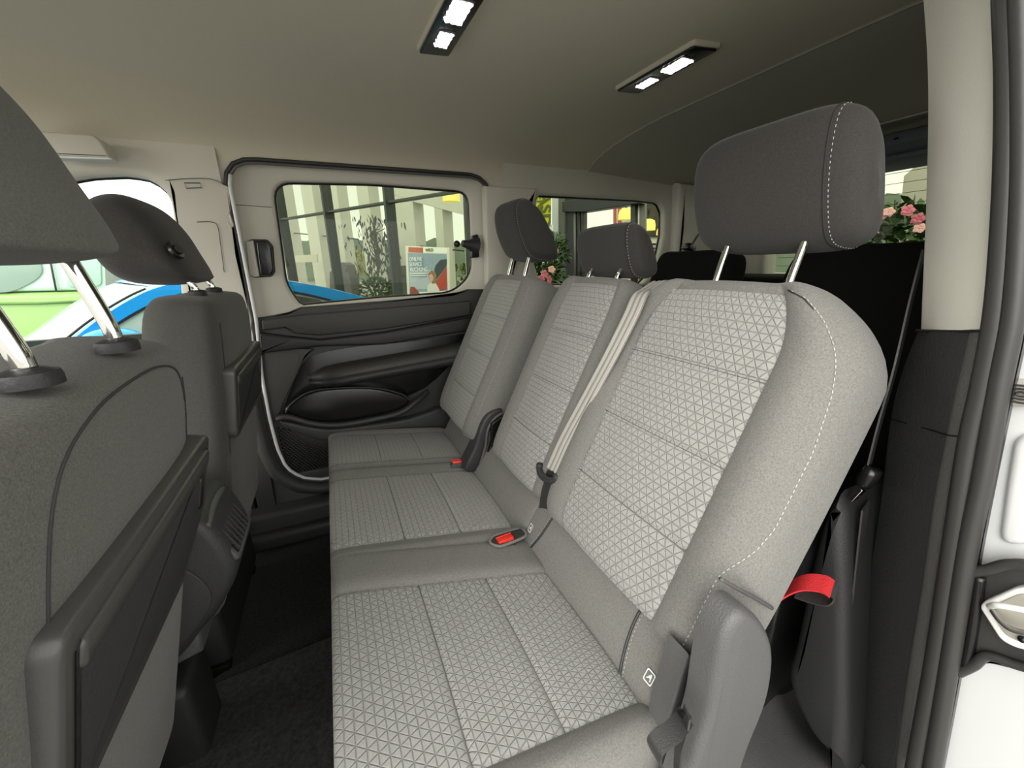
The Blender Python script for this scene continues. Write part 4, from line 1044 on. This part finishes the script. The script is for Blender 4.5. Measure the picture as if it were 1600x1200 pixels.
# solid columns, soffit and bars standing in for the building reflected in the glass
for (x0, x1) in ((428, 457), (482, 499), (516, 540), (566, 589), (604, 651), (681, 694), (722, 736)):
    pass
OFF = 1.6
def colu(a, b, zt, m=conc):
    s0, s1 = sorted((FS([a])[0][0], FS([b])[0][0])); return fbox('reflected_column', s0, s1, GZ, zt, OFF, OFF+.25, m, sr)
colu((-1.194, 12.606, 1.697), (-0.666, 11.703, 1.652), 4.2); colu((-0.264, 11.015, 1.617), (-0.029, 10.612, 1.597), 4.2)
colu((0.194, 10.231, 1.578), (0.442, 9.807, 1.557), 4.2); colu((0.787, 9.217, 1.527), (0.969, 8.905, 1.512), 4.2)
colu((1.193, 8.523, 1.493), (1.602, 7.823, 1.458), 4.2); colu((1.871, 7.362, 1.435), (1.967, 7.198, 1.426), 4.2)
colu((2.209, 6.784, 1.406), (2.323, 6.589, 1.396), 4.2)
soff = FS([(1.256, 8.374, 2.523), (1.245, 8.393, 2.395), (1.623, 7.747, 2.147), (2.208, 6.745, 1.843), (2.446, 6.339, 1.768), (2.467, 6.304, 2.667), (1.299, 8.302, 3.021)])
fslab('reflected_soffit', soff, OFF+.25, OFF-.01, conc, sr)
for (a, b) in (((-0.606, 11.798, 1.897), (0.731, 9.511, 1.62)), ((1.629, 7.975, 1.42), (2.238, 6.932, 1.288))):
    tube('reflected_rail', [a, b], .014, alu, sr, smoothit=False, sides=6)
# low dark plinth inside, and a plain block standing for a dark car
lowm = plain('dark inner plinth', (.09, .10, .08), .5)
fslab('plinth_panel', FS([(1.114, 8.261, 1.069), (1.376, 7.813, 1.062), (1.303, 7.937, 0.044), (1.025, 8.414, 0.009)]), 1.5, 1.4, lowm, sr)
for v in (0, 1):
    pass
tube('plinth_joint', [(1.104, 8.238, 0.89), (1.358, 7.803, 0.89)], .008, alu, sr, smoothit=False, sides=5)
fslab('car_block', FS([(0.08, 9.832, 0.961), (0.337, 9.393, 1.153), (0.412, 9.264, 1.099), (0.453, 9.193, 0.764), (0.408, 9.27, -0.044), (-0.063, 10.077, -0.103)]), 1.5, 1.3, plain('grey counter', (.10, .10, .095), .5), sr)  # plain block in place of a dark car behind the glass
fslab('notice_panel', FS([(-0.652, 10.49, 1.317), (-0.117, 9.574, 1.327), (-0.127, 9.592, 1.174), (-0.65, 10.487, 1.166)]), 1.02, 1.0, plain('cream notice', (.75, .72, .62), .6), sr)
# portal
fslab('portal_side_frame', FS([(2.001, 3.375, 1.657), (2.037, 3.314, 1.649), (2.048, 3.293, 0.699), (2.01, 3.359, 0.696)]), -.26, -.3, gy, sr)
fslab('portal_post', FS([(2.007, 3.265, 1.64), (2.097, 3.111, 1.621), (2.115, 3.081, 0.71), (2.019, 3.245, 0.703)]), -.28, -.35, bk, sr)
tube('post_groove', [(2.05, 3.172, 1.516), (2.065, 3.146, 0.766)], .012, gy, sr, smoothit=False, sides=5)
tube('post_groove', [(2.072, 3.134, 1.472), (2.088, 3.107, 0.767)], .008, alu, sr, smoothit=False, sides=5)
fslab('portal_header', FS([(1.962, 3.243, 1.558), (2.119, 2.974, 1.572), (2.314, 2.641, 1.532), (2.316, 2.638, 1.482), (2.069, 3.06, 1.458), (1.963, 3.241, 1.475)]), -.30, -.4, bk, sr)
fslab('portal_post', FS([(2.305, 2.755, 1.521), (2.324, 2.723, 1.517), (2.353, 2.673, 0.727), (2.334, 2.707, 0.725)]), -.28, -.35, bk, sr)
fslab('portal_side_frame', FS([(2.358, 2.764, 1.524), (2.4, 2.692, 1.516), (2.432, 2.637, 0.725), (2.388, 2.713, 0.722)]), -.26, -.3, gy, sr)
tube('frame_line', [(2.368, 2.727, 1.491), (2.395, 2.68, 0.777)], .006, conc, sr, smoothit=False, sides=5)
# view through the portal: pale hall wall with red strips
redm = plain('red panel', (.50, .10, .08), .5); pale = plain('pale panel', (.80, .78, .66), .6)
fslab('red_panel', FS([(3.223, 4.158, 1.738), (3.239, 4.13, 1.735), (3.274, 4.07, 0.583), (3.257, 4.099, 0.582)]), 1.2, 1.15, redm, sr)
fslab('red_panel', FS([(3.251, 4.11, 1.733), (3.27, 4.076, 1.729), (3.308, 4.013, 0.586), (3.287, 4.048, 0.584)]), 1.2, 1.15, redm, sr)
fslab('pale_panel', FS([(3.244, 4.161, 1.739), (3.354, 3.973, 1.718), (3.395, 3.903, 0.589), (3.279, 4.101, 0.581)]), 1.2, 1.17, pale, sr)
# brown hall interior at the right
brn = plain('brown hall ceiling', (.055, .042, .02), .7)
fslab('hall_ceiling', FS([(3.23, 3.651, 1.764), (3.416, 3.331, 1.724), (3.438, 3.294, 1.296), (3.247, 3.62, 1.316)]), 1.0, .9, brn, sr)
fslab('hall_window_bar', FS([(3.215, 3.576, 1.24), (3.404, 3.253, 1.224), (3.405, 3.251, 1.205), (3.216, 3.575, 1.22)]), .9, .85, bk, sr)
fslab('hall_window_bar', FS([(3.217, 3.573, 1.194), (3.406, 3.249, 1.18), (3.407, 3.248, 1.167), (3.218, 3.572, 1.18)]), .9, .85, bk, sr)
fslab('hall_sill', FS([(3.225, 3.56, 0.998), (3.416, 3.233, 0.993), (3.434, 3.202, 0.636), (3.24, 3.534, 0.622)]), .9, .85, bk, sr)
fslab('hall_window_wall', FS([(3.282, 3.659, 1.319), (3.475, 3.33, 1.299), (3.491, 3.302, 0.979), (3.296, 3.636, 0.984)]), 1.0, .95, plain('bright hall window wall', (.85, .85, .72), .6), sr)
# pale wall beside the banner
fslab('pale_wall', FS([(2.08, 3.635, 1.922), (2.122, 3.564, 1.911), (2.137, 3.539, 0.482), (2.091, 3.617, 0.476)]), .1, -.1, plain('pale grey wall', (.55, .57, .58), .6), sr)

shade = plain('yellow lamp shade', (.9, .75, .15), .5, emis=(1, .86, .25), es=.9)
def pendant(p, r, label, off=0):
    root = empty('pendant_lamp', p, label, 'lamp', 'yellow pendant lamps in the showroom')
    bm = BM(); p = Vector(p); add_tube(bm, [p+Vector((0, 0, r*.75)), p+Vector((0, 0, r*.55)), p, p+Vector((0, 0, -r*.65))], r, 20, rfn=lambda t: r*(.45+.55*min(1, t*2.2)))
    a = bmobj('lamp_shade', bm, shade, merge=0); b = tube('lamp_cord', [p+Vector((0, 0, r*.7)), p+Vector((0, 0, r*3.2))], r*.14, bk, smoothit=False, sides=6)
    adopt(root, a, b)
pendant((2.982, 3.281, 1.392), .075, 'yellow pendant lamp hanging in the brown hall seen through the quarter window')
pendant((3.054, 3.158, 1.324), .05, 'small yellow pendant lamp at the right edge of the quarter window')
pendant((3.205, 3.891, 1.567), .085, 'yellow pendant lamp seen above the middle headrest through the portal')
pendant((1.849, 6.211, 2.036), .13, 'yellow pendant lamp at the top right corner of the sliding door window')

# ---- banner
FT = bpy.data.curves
def text(name, s, size, pos, xdir, ydir, mat, parent, ext=.002, bold=0):
    c = FT.new(name, 'FONT'); c.body = s; c.size = size; c.extrude = ext; c.align_x = 'LEFT'; c.offset = bold
    o = bpy.data.objects.new(name, c); COL.objects.link(o)
    x = Vector(xdir).normalized(); y = Vector(ydir); y = (y-x*y.dot(x)).normalized(); z = x.cross(y)
    o.matrix_world = Matrix.Translation(pos) @ Matrix((x, y, z)).transposed().to_4x4()
    dg = bpy.context.evaluated_depsgraph_get(); me = bpy.data.meshes.new_from_object(o.evaluated_get(dg)); mw = o.matrix_world.copy()
    bpy.data.objects.remove(o); me.transform(mw); me.materials.clear()
    return link(name, me, mat, parent, smooth=False)
bn = empty('banner', (0, 0, 0), 'lime green banner with dark sideways letters behind the left headrest', 'banner')
lime = plain('lime cloth', (.50, .52, .03), .7)
bq = [(1.768, 3.377, 1.896), (1.848, 3.24, 1.873), (1.848, 3.24, 1.368), (1.775, 3.365, 1.377)]
o = fslab('banner_cloth', FS(bq), -.49, -.5, lime); adopt(bn, o)
fd = -FD
ink = plain('olive ink', (.10, .11, .01), .7)
p0 = Vector((1.789, 3.321, 1.638)); o = text('banner_lettering', 'ASD', .155, p0, (0, 0, -1), fd, ink, None, bold=.002); adopt(bn, o)
p0 = Vector((1.769, 3.355, 1.693)); o = text('banner_lettering', 'KENN', .10, p0, (0, 0, -1), fd, ink, None); adopt(bn, o)
o = fslab('banner_foot', FS([(1.786, 3.386, 1.379), (1.872, 3.238, 1.368), (1.882, 3.222, 0.167), (1.787, 3.385, 0.145)]), -.46, -.48, plain('white board', (.85, .87, .80), .5)); adopt(bn, o)

# ---- poster board
pb = empty('poster_board', (1.062, 4.882, 0.675), 'framed service booking poster with white lettering and a woman beside a red car', 'poster')
def pq(pts): return pts
D0 = -.35
fr_ = fslab('board_frame', FS([(0.917, 5.13, 1.28), (1.285, 4.501, 1.231), (1.268, 4.53, 0.717), (0.892, 5.172, 0.681)]), -.30, -.35, plain('cream frame', (.72, .70, .58), .5))
def face(name, pts, d, m):
    return fslab(name, FS(pts), D0, D0-d, plain(name+' ink', m, .5), bev=.0005)
ps = [fr_,
 face('poster_header', [(0.944, 5.075, 1.263), (1.072, 4.856, 1.247), (1.068, 4.861, 1.19), (0.94, 5.082, 1.205)], .004, (.50, .12, .06)),
 face('poster_header_label', [(1.072, 4.856, 1.247), (1.267, 4.52, 1.219), (1.265, 4.524, 1.172), (1.068, 4.861, 1.19)], .004, (.85, .86, .76)),
 face('poster_picture', [(0.933, 5.092, 1.198), (1.255, 4.542, 1.165), (1.246, 4.557, 0.731), (0.916, 5.121, 0.699)], .005, (.27, .35, .40)),
 face('picture_road', [(0.928, 5.091, 0.975), (1.116, 4.771, 1.002), (1.125, 4.754, 0.777), (0.92, 5.105, 0.769)], .007, (.45, .50, .52)),
 face('picture_dark_window', [(1.133, 4.741, 0.923), (1.16, 4.694, 1.044), (1.205, 4.618, 1.106), (1.251, 4.539, 1.111), (1.248, 4.544, 1.042), (1.197, 4.63, 0.952), (1.158, 4.699, 0.887)], .008, (.04, .06, .06)),
 face('picture_red_door', [(1.247, 4.545, 1.035), (1.241, 4.556, 0.781), (1.167, 4.683, 0.757), (1.156, 4.701, 0.865), (1.208, 4.613, 0.952)], .008, (.45, .06, .03)),
 face('picture_hair', [(1.096, 4.803, 0.952), (1.12, 4.763, 0.988), (1.152, 4.709, 0.98), (1.165, 4.685, 0.937), (1.156, 4.702, 0.851), (1.128, 4.749, 0.836), (1.099, 4.799, 0.894)], .0095, (.28, .17, .08)),
 face('picture_face', [(1.101, 4.795, 0.937), (1.124, 4.757, 0.952), (1.138, 4.732, 0.923), (1.136, 4.736, 0.88), (1.118, 4.766, 0.857), (1.103, 4.791, 0.879)], .011, (.62, .38, .27)),
 face('picture_blouse', [(1.073, 4.843, 0.73), (1.084, 4.825, 0.82), (1.118, 4.766, 0.857), (1.155, 4.703, 0.844), (1.179, 4.663, 0.779), (1.182, 4.657, 0.735)], .0095, (.72, .66, .58)),
 face('picture_red_seat', [(0.916, 5.113, 0.707), (0.928, 5.091, 0.8), (0.963, 5.031, 0.801), (1.01, 4.951, 0.719)], .0095, (.30, .06, .04)),
 face('poster_base', [(0.917, 5.11, 0.73), (1.245, 4.549, 0.76), (1.244, 4.551, 0.724), (0.915, 5.114, 0.691)], .009, (.80, .80, .68))]
wi = plain('poster lettering', (.85, .88, .84), .5)
for s, p, sz in (('ONLINE', (0.939, 5.048, 1.102), .062), ('SERVICE', (0.935, 5.055, 1.043), .062), ('BUCHUNG', (0.937, 5.052, 0.983), .062)):
    ps.append(text('poster_lettering', s, sz, Vector(p), fd, (0, 0, 1), wi, None))
for i, p in enumerate(((0.935, 5.056, 0.953), (0.933, 5.058, 0.93))):
    q = Vector(p); ps.append(tube('small_print', [q, q+fd*.28], .005, wi, smoothit=False, sides=4))
ps.append(text('poster_lettering', 'WELD', .045, Vector((1.088, 4.813, 1.203)), fd, (0, 0, 1), ink, None))
ps.append(fslab('board_leg', FS([(0.899, 5.161, 0.689), (0.929, 5.109, 0.691), (0.893, 5.17, -0.119), (0.861, 5.225, -0.127)]), -.30, -.35, plain('cream leg', (.7, .68, .58), .5)))
ps.append(fslab('board_leg', FS([(1.221, 4.609, 0.722), (1.247, 4.565, 0.723), (1.212, 4.626, -0.205), (1.184, 4.674, -0.213)]), -.30, -.35, plain('cream leg ', (.7, .68, .58), .5)))
adopt(pb, *ps)

# ---- plants
leafm = plain('dark green leaf', (.045, .10, .02), .45, var=.35, bumpscale=9)
leafl = plain('olive green leaf', (.16, .20, .04), .5, var=.35, bumpscale=9)
leafd = plain('grey green fig leaf', (.055, .065, .045), .55, var=.3, bumpscale=9)
yel = plain('yellow green shrub leaf', (.38, .36, .04), .6, var=.3, bumpscale=6)
pink = plain('pink petal', (.85, .22, .32), .5); pinkl = plain('pale pink petal', (.90, .50, .48), .5)
def leaf(bm, c, d, up, L, W):
    d = d.normalized(); sd = d.cross(up)
    if sd.length < 1e-3: sd = d.orthogonal()
    sd.normalize(); nn = sd.cross(d)
    v = [bm.verts.new(c+d*L*t+sd*W*k*a+nn*L*z) for t, k, a, z in ((0, 0, 0, 0), (.35, 1, .5, -.05), (.75, .8, .5, -.08), (1, 0, 0, -.18), (.75, .8, -.5, -.08), (.35, 1, -.5, -.05))]
    m1 = bm.verts.new(c+d*L*.5+nn*L*.04)
    for i in range(6): bm.faces.new((v[i], v[(i+1) % 6], m1))
def rv(): return Vector((random.gauss(0, 1), random.gauss(0, 1), random.gauss(0, 1))).normalized()
def leaves(name, n, fn, L, W, mat, kind='stuff'):
    bm = BM()
    for i in range(n):
        c, d = fn(i); s = random.uniform(.7, 1.25); leaf(bm, Vector(c), Vector(d), rv()*.5+Vector((0, 0, 1)), L*s, W*s)
    o = bmobj(name, bm, mat, smooth=False, merge=0); o['kind'] = kind; return o
def flower_mesh(mat, r):
    bm = BM()
    for k in range(5):
        a = 2*math.pi*k/5; d = Vector((math.cos(a), math.sin(a), .25)); leaf(bm, Vector((0, 0, 0)), d, Vector((0, 0, 1)), r, r*.95)
    bmesh.ops.create_icosphere(bm, subdivisions=1, radius=r*.14, matrix=Matrix.Translation((0, 0, r*.08)))
    me = bpy.data.meshes.new('flower'); bm.to_mesh(me); bm.free(); me.materials.append(mat); return me
FM = [flower_mesh(pink, .029), flower_mesh(pinkl, .027)]
def flower_plant(c, rx, rz, fl, label, pot_z, L=.05, n=420, face_to=(0, -1, .3)):
    root = empty('flowering_plant', (c[0], c[1], pot_z), label, 'plant'); C0 = Vector(c)
    def fn(i):
        d = rv(); d.z = abs(d.z)*1.1-.25; p = C0+Vector((d.x*rx*random.uniform(.5, 1), d.y*rx*random.uniform(.5, 1), d.z*rz*random.uniform(.3, 1)))
        return p, d+rv()*.7
    o = [leaves('foliage', n, fn, L, L*.48, leafm)]
    bm = BM()
    for k in range(9):
        a = rv(); a.z = abs(a.z)+.4; add_tube(bm, smooth_path([Vector((c[0], c[1], c[2]-rz*.4)), C0+Vector((a.x*rx*.3, a.y*rx*.3, 0)), C0+Vector((a.x*rx*.7, a.y*rx*.7, rz*.85))], 4), .004, 5)
    st_ = bmobj('stems', bm, leafm, merge=0, ang=None); st_['kind'] = 'stuff'; o.append(st_)
    bm = BM(); h = (c[2]-rz*.35)-pot_z
    add_tube(bm, [Vector((c[0], c[1], pot_z)), Vector((c[0], c[1], pot_z+h*.5)), Vector((c[0], c[1], pot_z+h*.97)), Vector((c[0], c[1], pot_z+h))], .2, 24, rfn=lambda t: rx*(.55+.3*t))
    o.append(bmobj('pot', bm, plain('grey planter', (.08, .08, .075), .6), merge=0))
    for p, k in fl:
        f_ = bpy.data.objects.new('flower', FM[k]); COL.objects.link(f_)
        f_.location = p; f_.rotation_euler = (Vector(face_to)+rv()*.35).to_track_quat('Z', 'Y').to_euler(); o.append(f_)
    for x in o[:3]: adopt(root, x)
    for x in o[3:]: adopt(root, x)
    return root
flower_plant((1.361, 2.6, 0.952), .24, .20, [((1.335, 2.35, 0.937), 0), ((1.301, 2.35, 0.974), 0), ((1.353, 2.35, 1.001), 1), ((1.246, 2.3, 0.944), 0)],
    'pink flowering plant in a planter below the left rear headrest, outside the quarter window', GZ, n=650)
flower_plant((1.692, 2.9, 1.108), .12, .20, [((1.558, 2.72, 1.194), 1), ((1.598, 2.72, 1.13), 0), ((1.538, 2.72, 1.085), 1)],
    'smaller pink flowering plant in front of the pale wall beside the black portal', GZ, n=240)
flower_plant((2.9, 1.214, 1.096), .33, .26, [((2.6, 1.182, 1.246), 0), ((2.6, 1.164, 1.255), 1), ((2.6, 1.091, 1.253), 0), ((2.6, 1.044, 1.211), 0), ((2.6, 1.028, 1.167), 1), ((2.6, 1.212, 1.157), 1), ((2.6, 1.242, 1.14), 0)],
    'leafy plant with pink flowers behind the tailgate window', GZ, L=.075, n=520, face_to=(-1, -.4, .3))
# weeping fig inside the glass front
ft = empty('indoor_tree', (0.806, 7.6, 0.461), 'slender weeping tree with grey green leaves behind the showroom glass', 'tree')
tc0 = Vector((0.849, 7.525, 1.52))
def ffn(i):
    a = random.gauss(0, .26); z = random.uniform(-.50, .42); wdt = 1-.5*abs(z-.1)
    b = random.gauss(0, .18)
    return tc0+FD*a*wdt+FN*b+Vector((0, 0, z-.25*abs(a))), Vector((random.uniform(-.5, .5), random.uniform(-.3, .3), -1))
o1 = leaves('foliage', 260, ffn, .10, .032, leafd)
tb0 = Vector((0.818, 7.578, 0.797))
o2 = tube('trunk', [(tb0.x, tb0.y, GZ), tb0+Vector((.01, 0, 0)), tb0.lerp(tc0, .6)+Vector((.04, 0, 0)), tc0+Vector((0, 0, .25))], .022, leafd)
bm = BM()
for k in range(10):
    a = rv(); add_tube(bm, smooth_path([tb0.lerp(tc0, .3+.06*k), tb0.lerp(tc0, .5+.06*k)+a*.14, tc0+FD*a.x*.3+Vector((0, 0, .28*a.z+.05))], 4), .007, 5)
o3 = bmobj('branches', bm, leafd, merge=0, ang=None); adopt(ft, o1, o2, o3)
def bush(c, r, rz, n, L, mat, label, name='bush', dirn=None):
    root = empty(name, (c[0], c[1], GZ), label, 'bush'); C0 = Vector(c)
    def fn(i):
        d = rv(); return C0+Vector((d.x*r*random.uniform(.6, 1), d.y*r*random.uniform(.6, 1), d.z*rz*random.uniform(.6, 1))), d+rv()*.6
    a = leaves('foliage', n, fn, L, L*.45, mat)
    bm = BM()
    for k in range(5):
        q = rv(); add_tube(bm, [Vector((c[0], c[1], GZ)), C0+Vector((q.x*r*.3, q.y*r*.3, -rz*.2)), C0+Vector((q.x*r*.6, q.y*r*.6, rz*.5))], .02, 5)
    b = bmobj('stems', bm, mat, merge=0, ang=None); adopt(root, a, b)
bush((0.704, 6.861, 0.67), .26, .20, 420, .09, leafm, 'dark leafy bush at the foot of the indoor tree')
bush((0.943, 6.968, 0.498), .25, .15, 220, .08, leafm, 'small dark bush below the second mullion')
bush((2.744, 9.039, 0.697), .5, .38, 420, .12, leafl, 'olive green bush to the right of the poster')
bush((0.936, 15.7, 1.188), .75, .38, 520, .16, yel, 'yellow shrub seen far through the showroom glass')
# far wooded hill
bm = BM(); pts = []
def hill(name, cx, cy, lx, ly, h, mat, label, seed):
    random.seed(seed); bm = BM(); n = 60; top = []; bot = []
    a = Vector((cx, cy, GZ)); b = Vector((lx, ly, GZ)); nr = Vector((-(b-a).y, (b-a).x, 0)).normalized()
    rows = []
    for i in range(n+1):
        t = i/n; p = a.lerp(b, t); hh = h*(.75+.25*math.sin(t*3.1+.3))*(.93+.07*random.random())+(h*.10 if random.random() > .8 else 0)
        rows.append([bm.verts.new(p-nr*3), bm.verts.new(p-nr*1+Vector((0, 0, hh*.7))), bm.verts.new(p+Vector((0, 0, hh))), bm.verts.new(p+nr*3)])
    for A, B in zip(rows, rows[1:]):
        for k in range(3): bm.faces.new((A[k], A[k+1], B[k+1], B[k]))
    o = bmobj(name, bm, mat, smooth=False, merge=0); tag(o, label, kind='structure'); return o
hz = plain('hazy woodland', (.13, .17, .12), .9, var=.2, bumpscale=.4)
hill('hill', -40, 60, 60, 60, 5.2, hz, 'hazy wooded hill on the horizon', 3)
hill('hill', 60, 50, 60, -40, 8.2, hz, 'wooded hill behind the tailgate', 5)

# ---- white board behind the tailgate window (tilted pale panel)
ob = empty('outdoor_board', (3.6, 1.453, 1.249), 'pale tilted board standing behind the rear window', 'board')
p_ = slab('board_panel', [(1.52, 1.091), (1.577, 1.559), (1.523, 1.613), (1.412, 1.637), (1.283, 1.043)], YZ, 3.64, 3.6, plain('grey beige board', (.42, .40, .33), .6)); 
q_ = slab('board_foot', [(1.49, 1.09), (1.287, 1.043), (1.075, 0.063), (1.337, 0.359)], YZ, 3.64, 3.61, plain('grey beige board foot', (.36, .34, .28), .6)); adopt(ob, p_, q_)

# ---- blue car
blue = plain('blue car paint', (.005, .33, .86), .18); blue.node_tree.nodes['Principled BSDF'].inputs['Coat Weight'].default_value = .5
cg = plain('car window glass', (.46, .55, .50), .12); cgd = plain('dark car window', (.05, .055, .05), .1)
car = empty('blue_car', (-.3, 3.8, GZ), 'bright blue car parked alongside, seen through the front and sliding door windows', 'car')
CO = Vector((-.6, 3.1, 0)); th_ = math.radians(25); CD = Vector((math.cos(th_), math.sin(th_), 0)); CN = Vector((-math.sin(th_), math.cos(th_), 0))
def Fc(u, v, d): return CO+CD*u+CN*d+Vector((0, 0, v))
sm2 = lambda P, n=5, c=False: [(p.x, p.y) for p in smooth_path([Vector((a, b, 0)) for a, b in P], n, c)]
roof = sm2([(-1.12, 0.457), (-0.945, 0.553), (-0.774, 0.658), (-0.605, 0.789), (-0.458, 0.885), (-0.323, 0.948), (-0.153, 0.981), (0.118, 0.987), (0.368, 0.962), (0.699, 0.884), (1.009, 0.785), (1.512, 0.602)])
glassl = sm2([(-1.1, 0.393), (-0.867, 0.536), (-0.708, 0.647), (-0.582, 0.728), (-0.432, 0.82), (-0.294, 0.881), (-0.134, 0.916), (0.105, 0.919), (0.335, 0.894), (0.592, 0.828), (0.886, 0.717), (1.36, 0.513)])
n = len(roof); YB = 1.38
i0 = next(i for i, p in enumerate(roof) if p[0] > (-0.345, 0.935)[0])
i1 = next(i for i, p in enumerate(roof) if p[0] > (0.698, 0.879)[0])
def sheet(name, i0, i1, mat, crown, inset=.05):
    bm = BM(); rows = []
    for i in range(i0, i1+1):
        x, z = roof[i]; rows.append([bm.verts.new(Fc(x-.10*math.sin(math.pi*t), z-.006+crown*math.sin(math.pi*t), inset+(YB-2*inset)*t)) for t in [k/10 for k in range(11)]])
    for A, B in zip(rows, rows[1:]):
        for k in range(10): bm.faces.new((A[k], A[k+1], B[k+1], B[k]))
    return bmobj(name, bm, mat, merge=0, ang=None)
cparts = [sheet('roof', i0, i1, blue, .03), sheet('windscreen', 0, i0, cg, .02), sheet('rear_window', i1, n-1, cgd, .02)]
def band(name, A, B, d0, d1, mat):
    bm = BM(); rows = []
    for a, b in zip(A, B):
        rows.append([bm.verts.new(Fc(*a, d0+.03)), bm.verts.new(Fc(a[0], a[1]-.006, d0)), bm.verts.new(Fc(b[0], b[1]+.004, d0)), bm.verts.new(Fc(*b, d0+.01)), bm.verts.new(Fc(*b, d1)), bm.verts.new(Fc(*a, d1))])
    for P_, Q_ in zip(rows, rows[1:]):
        for k in range(6): bm.faces.new((P_[k], P_[(k+1) % 6], Q_[(k+1) % 6], Q_[k]))
    return bmobj(name, bm, mat, merge=0, ang=50)
for d in (0, YB-.05): cparts.append(band('roof_rail', roof, glassl, d, d+.06, blue))
side = glassl+[(glassl[-1][0], .28), (glassl[0][0]+.1, .28)]
cparts.append(slab('side_windows', side, Fc, .05, .018, cg, bev=.002))
cparts.append(slab('side_windows', side, Fc, YB-.02, YB-.05, cg, bev=.002))
cparts.append(tube('window_chrome', [Fc(x, z-.006, .012) for x, z in glassl[::3]], .007, 'frit'))
cparts.append(tube('windscreen_edge', [Fc(x-.02, z+.002, .0) for x, z in roof[:i0:2]], .006, 'frit'))
cparts.append(slab('quarter_glass', round_poly([(0.356, 0.866), (0.589, 0.81), (0.641, 0.763), (0.629, 0.553), (0.327, 0.594)], .02, 3), Fc, .02, .008, cgd, bev=.002))
u0, u1 = roof[0][0], roof[-1][0]
body = [(u0-1.3, -.25), (u1+.3, -.25), (u1+.3, .15), (u1+.2, .42), (u1, .40), (0, .36), (u0, .34), (u0-.7, .22), (u0-1.2, .05)]
cparts.append(slab('body_side', round_poly(body, .08, 4), Fc, YB+.02, -.02, blue, bev=.06, segs=4))
for x in (u0-.7, u1-.35):
    for d in (-.03, YB-.13):
        bm = BM(); add_tube(bm, [Fc(x, GZ+.32, d), Fc(x, GZ+.32, d+.16)], .32, 28); cparts.append(bmobj('wheel', bm, 'rubber', merge=0, ang=40))
mc = Fc(*(-0.575, 0.681), -.16)
bm = BM(); bmesh.ops.create_uvsphere(bm, u_segments=20, v_segments=12, radius=1, matrix=Matrix.Translation(mc) @ Matrix.Diagonal((.14, .09, .075, 1))); cparts.append(bmobj('wing_mirror', bm, blue, merge=0, ang=None))
adopt(car, *cparts)

# ---- pale green van behind
van = empty('green_van', (-3.2, 6.5, GZ), 'pale green van with white window frames parked behind the blue car', 'van')
gr1 = plain('green van paint', (.33, .52, .16), .3); wh = plain('pale van window frame', (.66, .80, .70), .3)
vparts = [slab('van_body', [(-3.76, 0.874), (-1.84, 0.849), (-1.168, 0.816), (-1.399, -0.368), (-4.066, -0.075)], XZ, 7.0, 5.4, gr1, bev=.05),
  slab('van_cab', [(-3.558, 1.543), (-1.753, 1.477), (-1.844, 0.861), (-3.771, 0.883)], XZ, 6.9, 5.42, wh, bev=.04),
  slab('van_window', round_poly([(-2.935, 1.237), (-2.447, 1.202), (-2.444, 1.045), (-2.533, 0.959), (-2.71, 0.865), (-3.039, 0.873)], .08, 4), XZ, 5.45, 5.405, plain('van glass', (.30, .38, .33), .15), bev=.005),
  slab('van_window', round_poly([(-2.25, 1.201), (-1.998, 1.2), (-2.06, 0.901), (-2.318, 0.898)], .05, 4), XZ, 5.45, 5.405, plain('van glass ', (.42, .56, .50), .15), bev=.005),
  slab('van_side_panel', [(-1.948, 1.308), (-1.81, 1.297), (-1.865, 0.881), (-2.037, 0.875)], XZ, 5.45, 5.40, plain('van grey panel', (.20, .22, .20), .4), bev=.01),
  tube('door_joint', [(-2.363, 5.4, 1.219), (-2.401, 5.4, 0.86)], .008, 'blackd', smoothit=False, sides=5),
  tube('belt_line', [(-3.044, 5.38, 0.779), (-2.545, 5.38, 0.759), (-2.127, 5.38, 0.762)], .012, plain('dark green line', (.13, .25, .06), .5), smoothit=False, sides=6)]
for x in (-4.6, -2.2):
    bm = BM(); add_tube(bm, [(x, 5.36, GZ+.34), (x, 5.6, GZ+.34)], .34, 24); vparts.append(bmobj('wheel', bm, 'rubber', merge=0, ang=40))
adopt(van, *vparts)
bpy.context.view_layer.update()
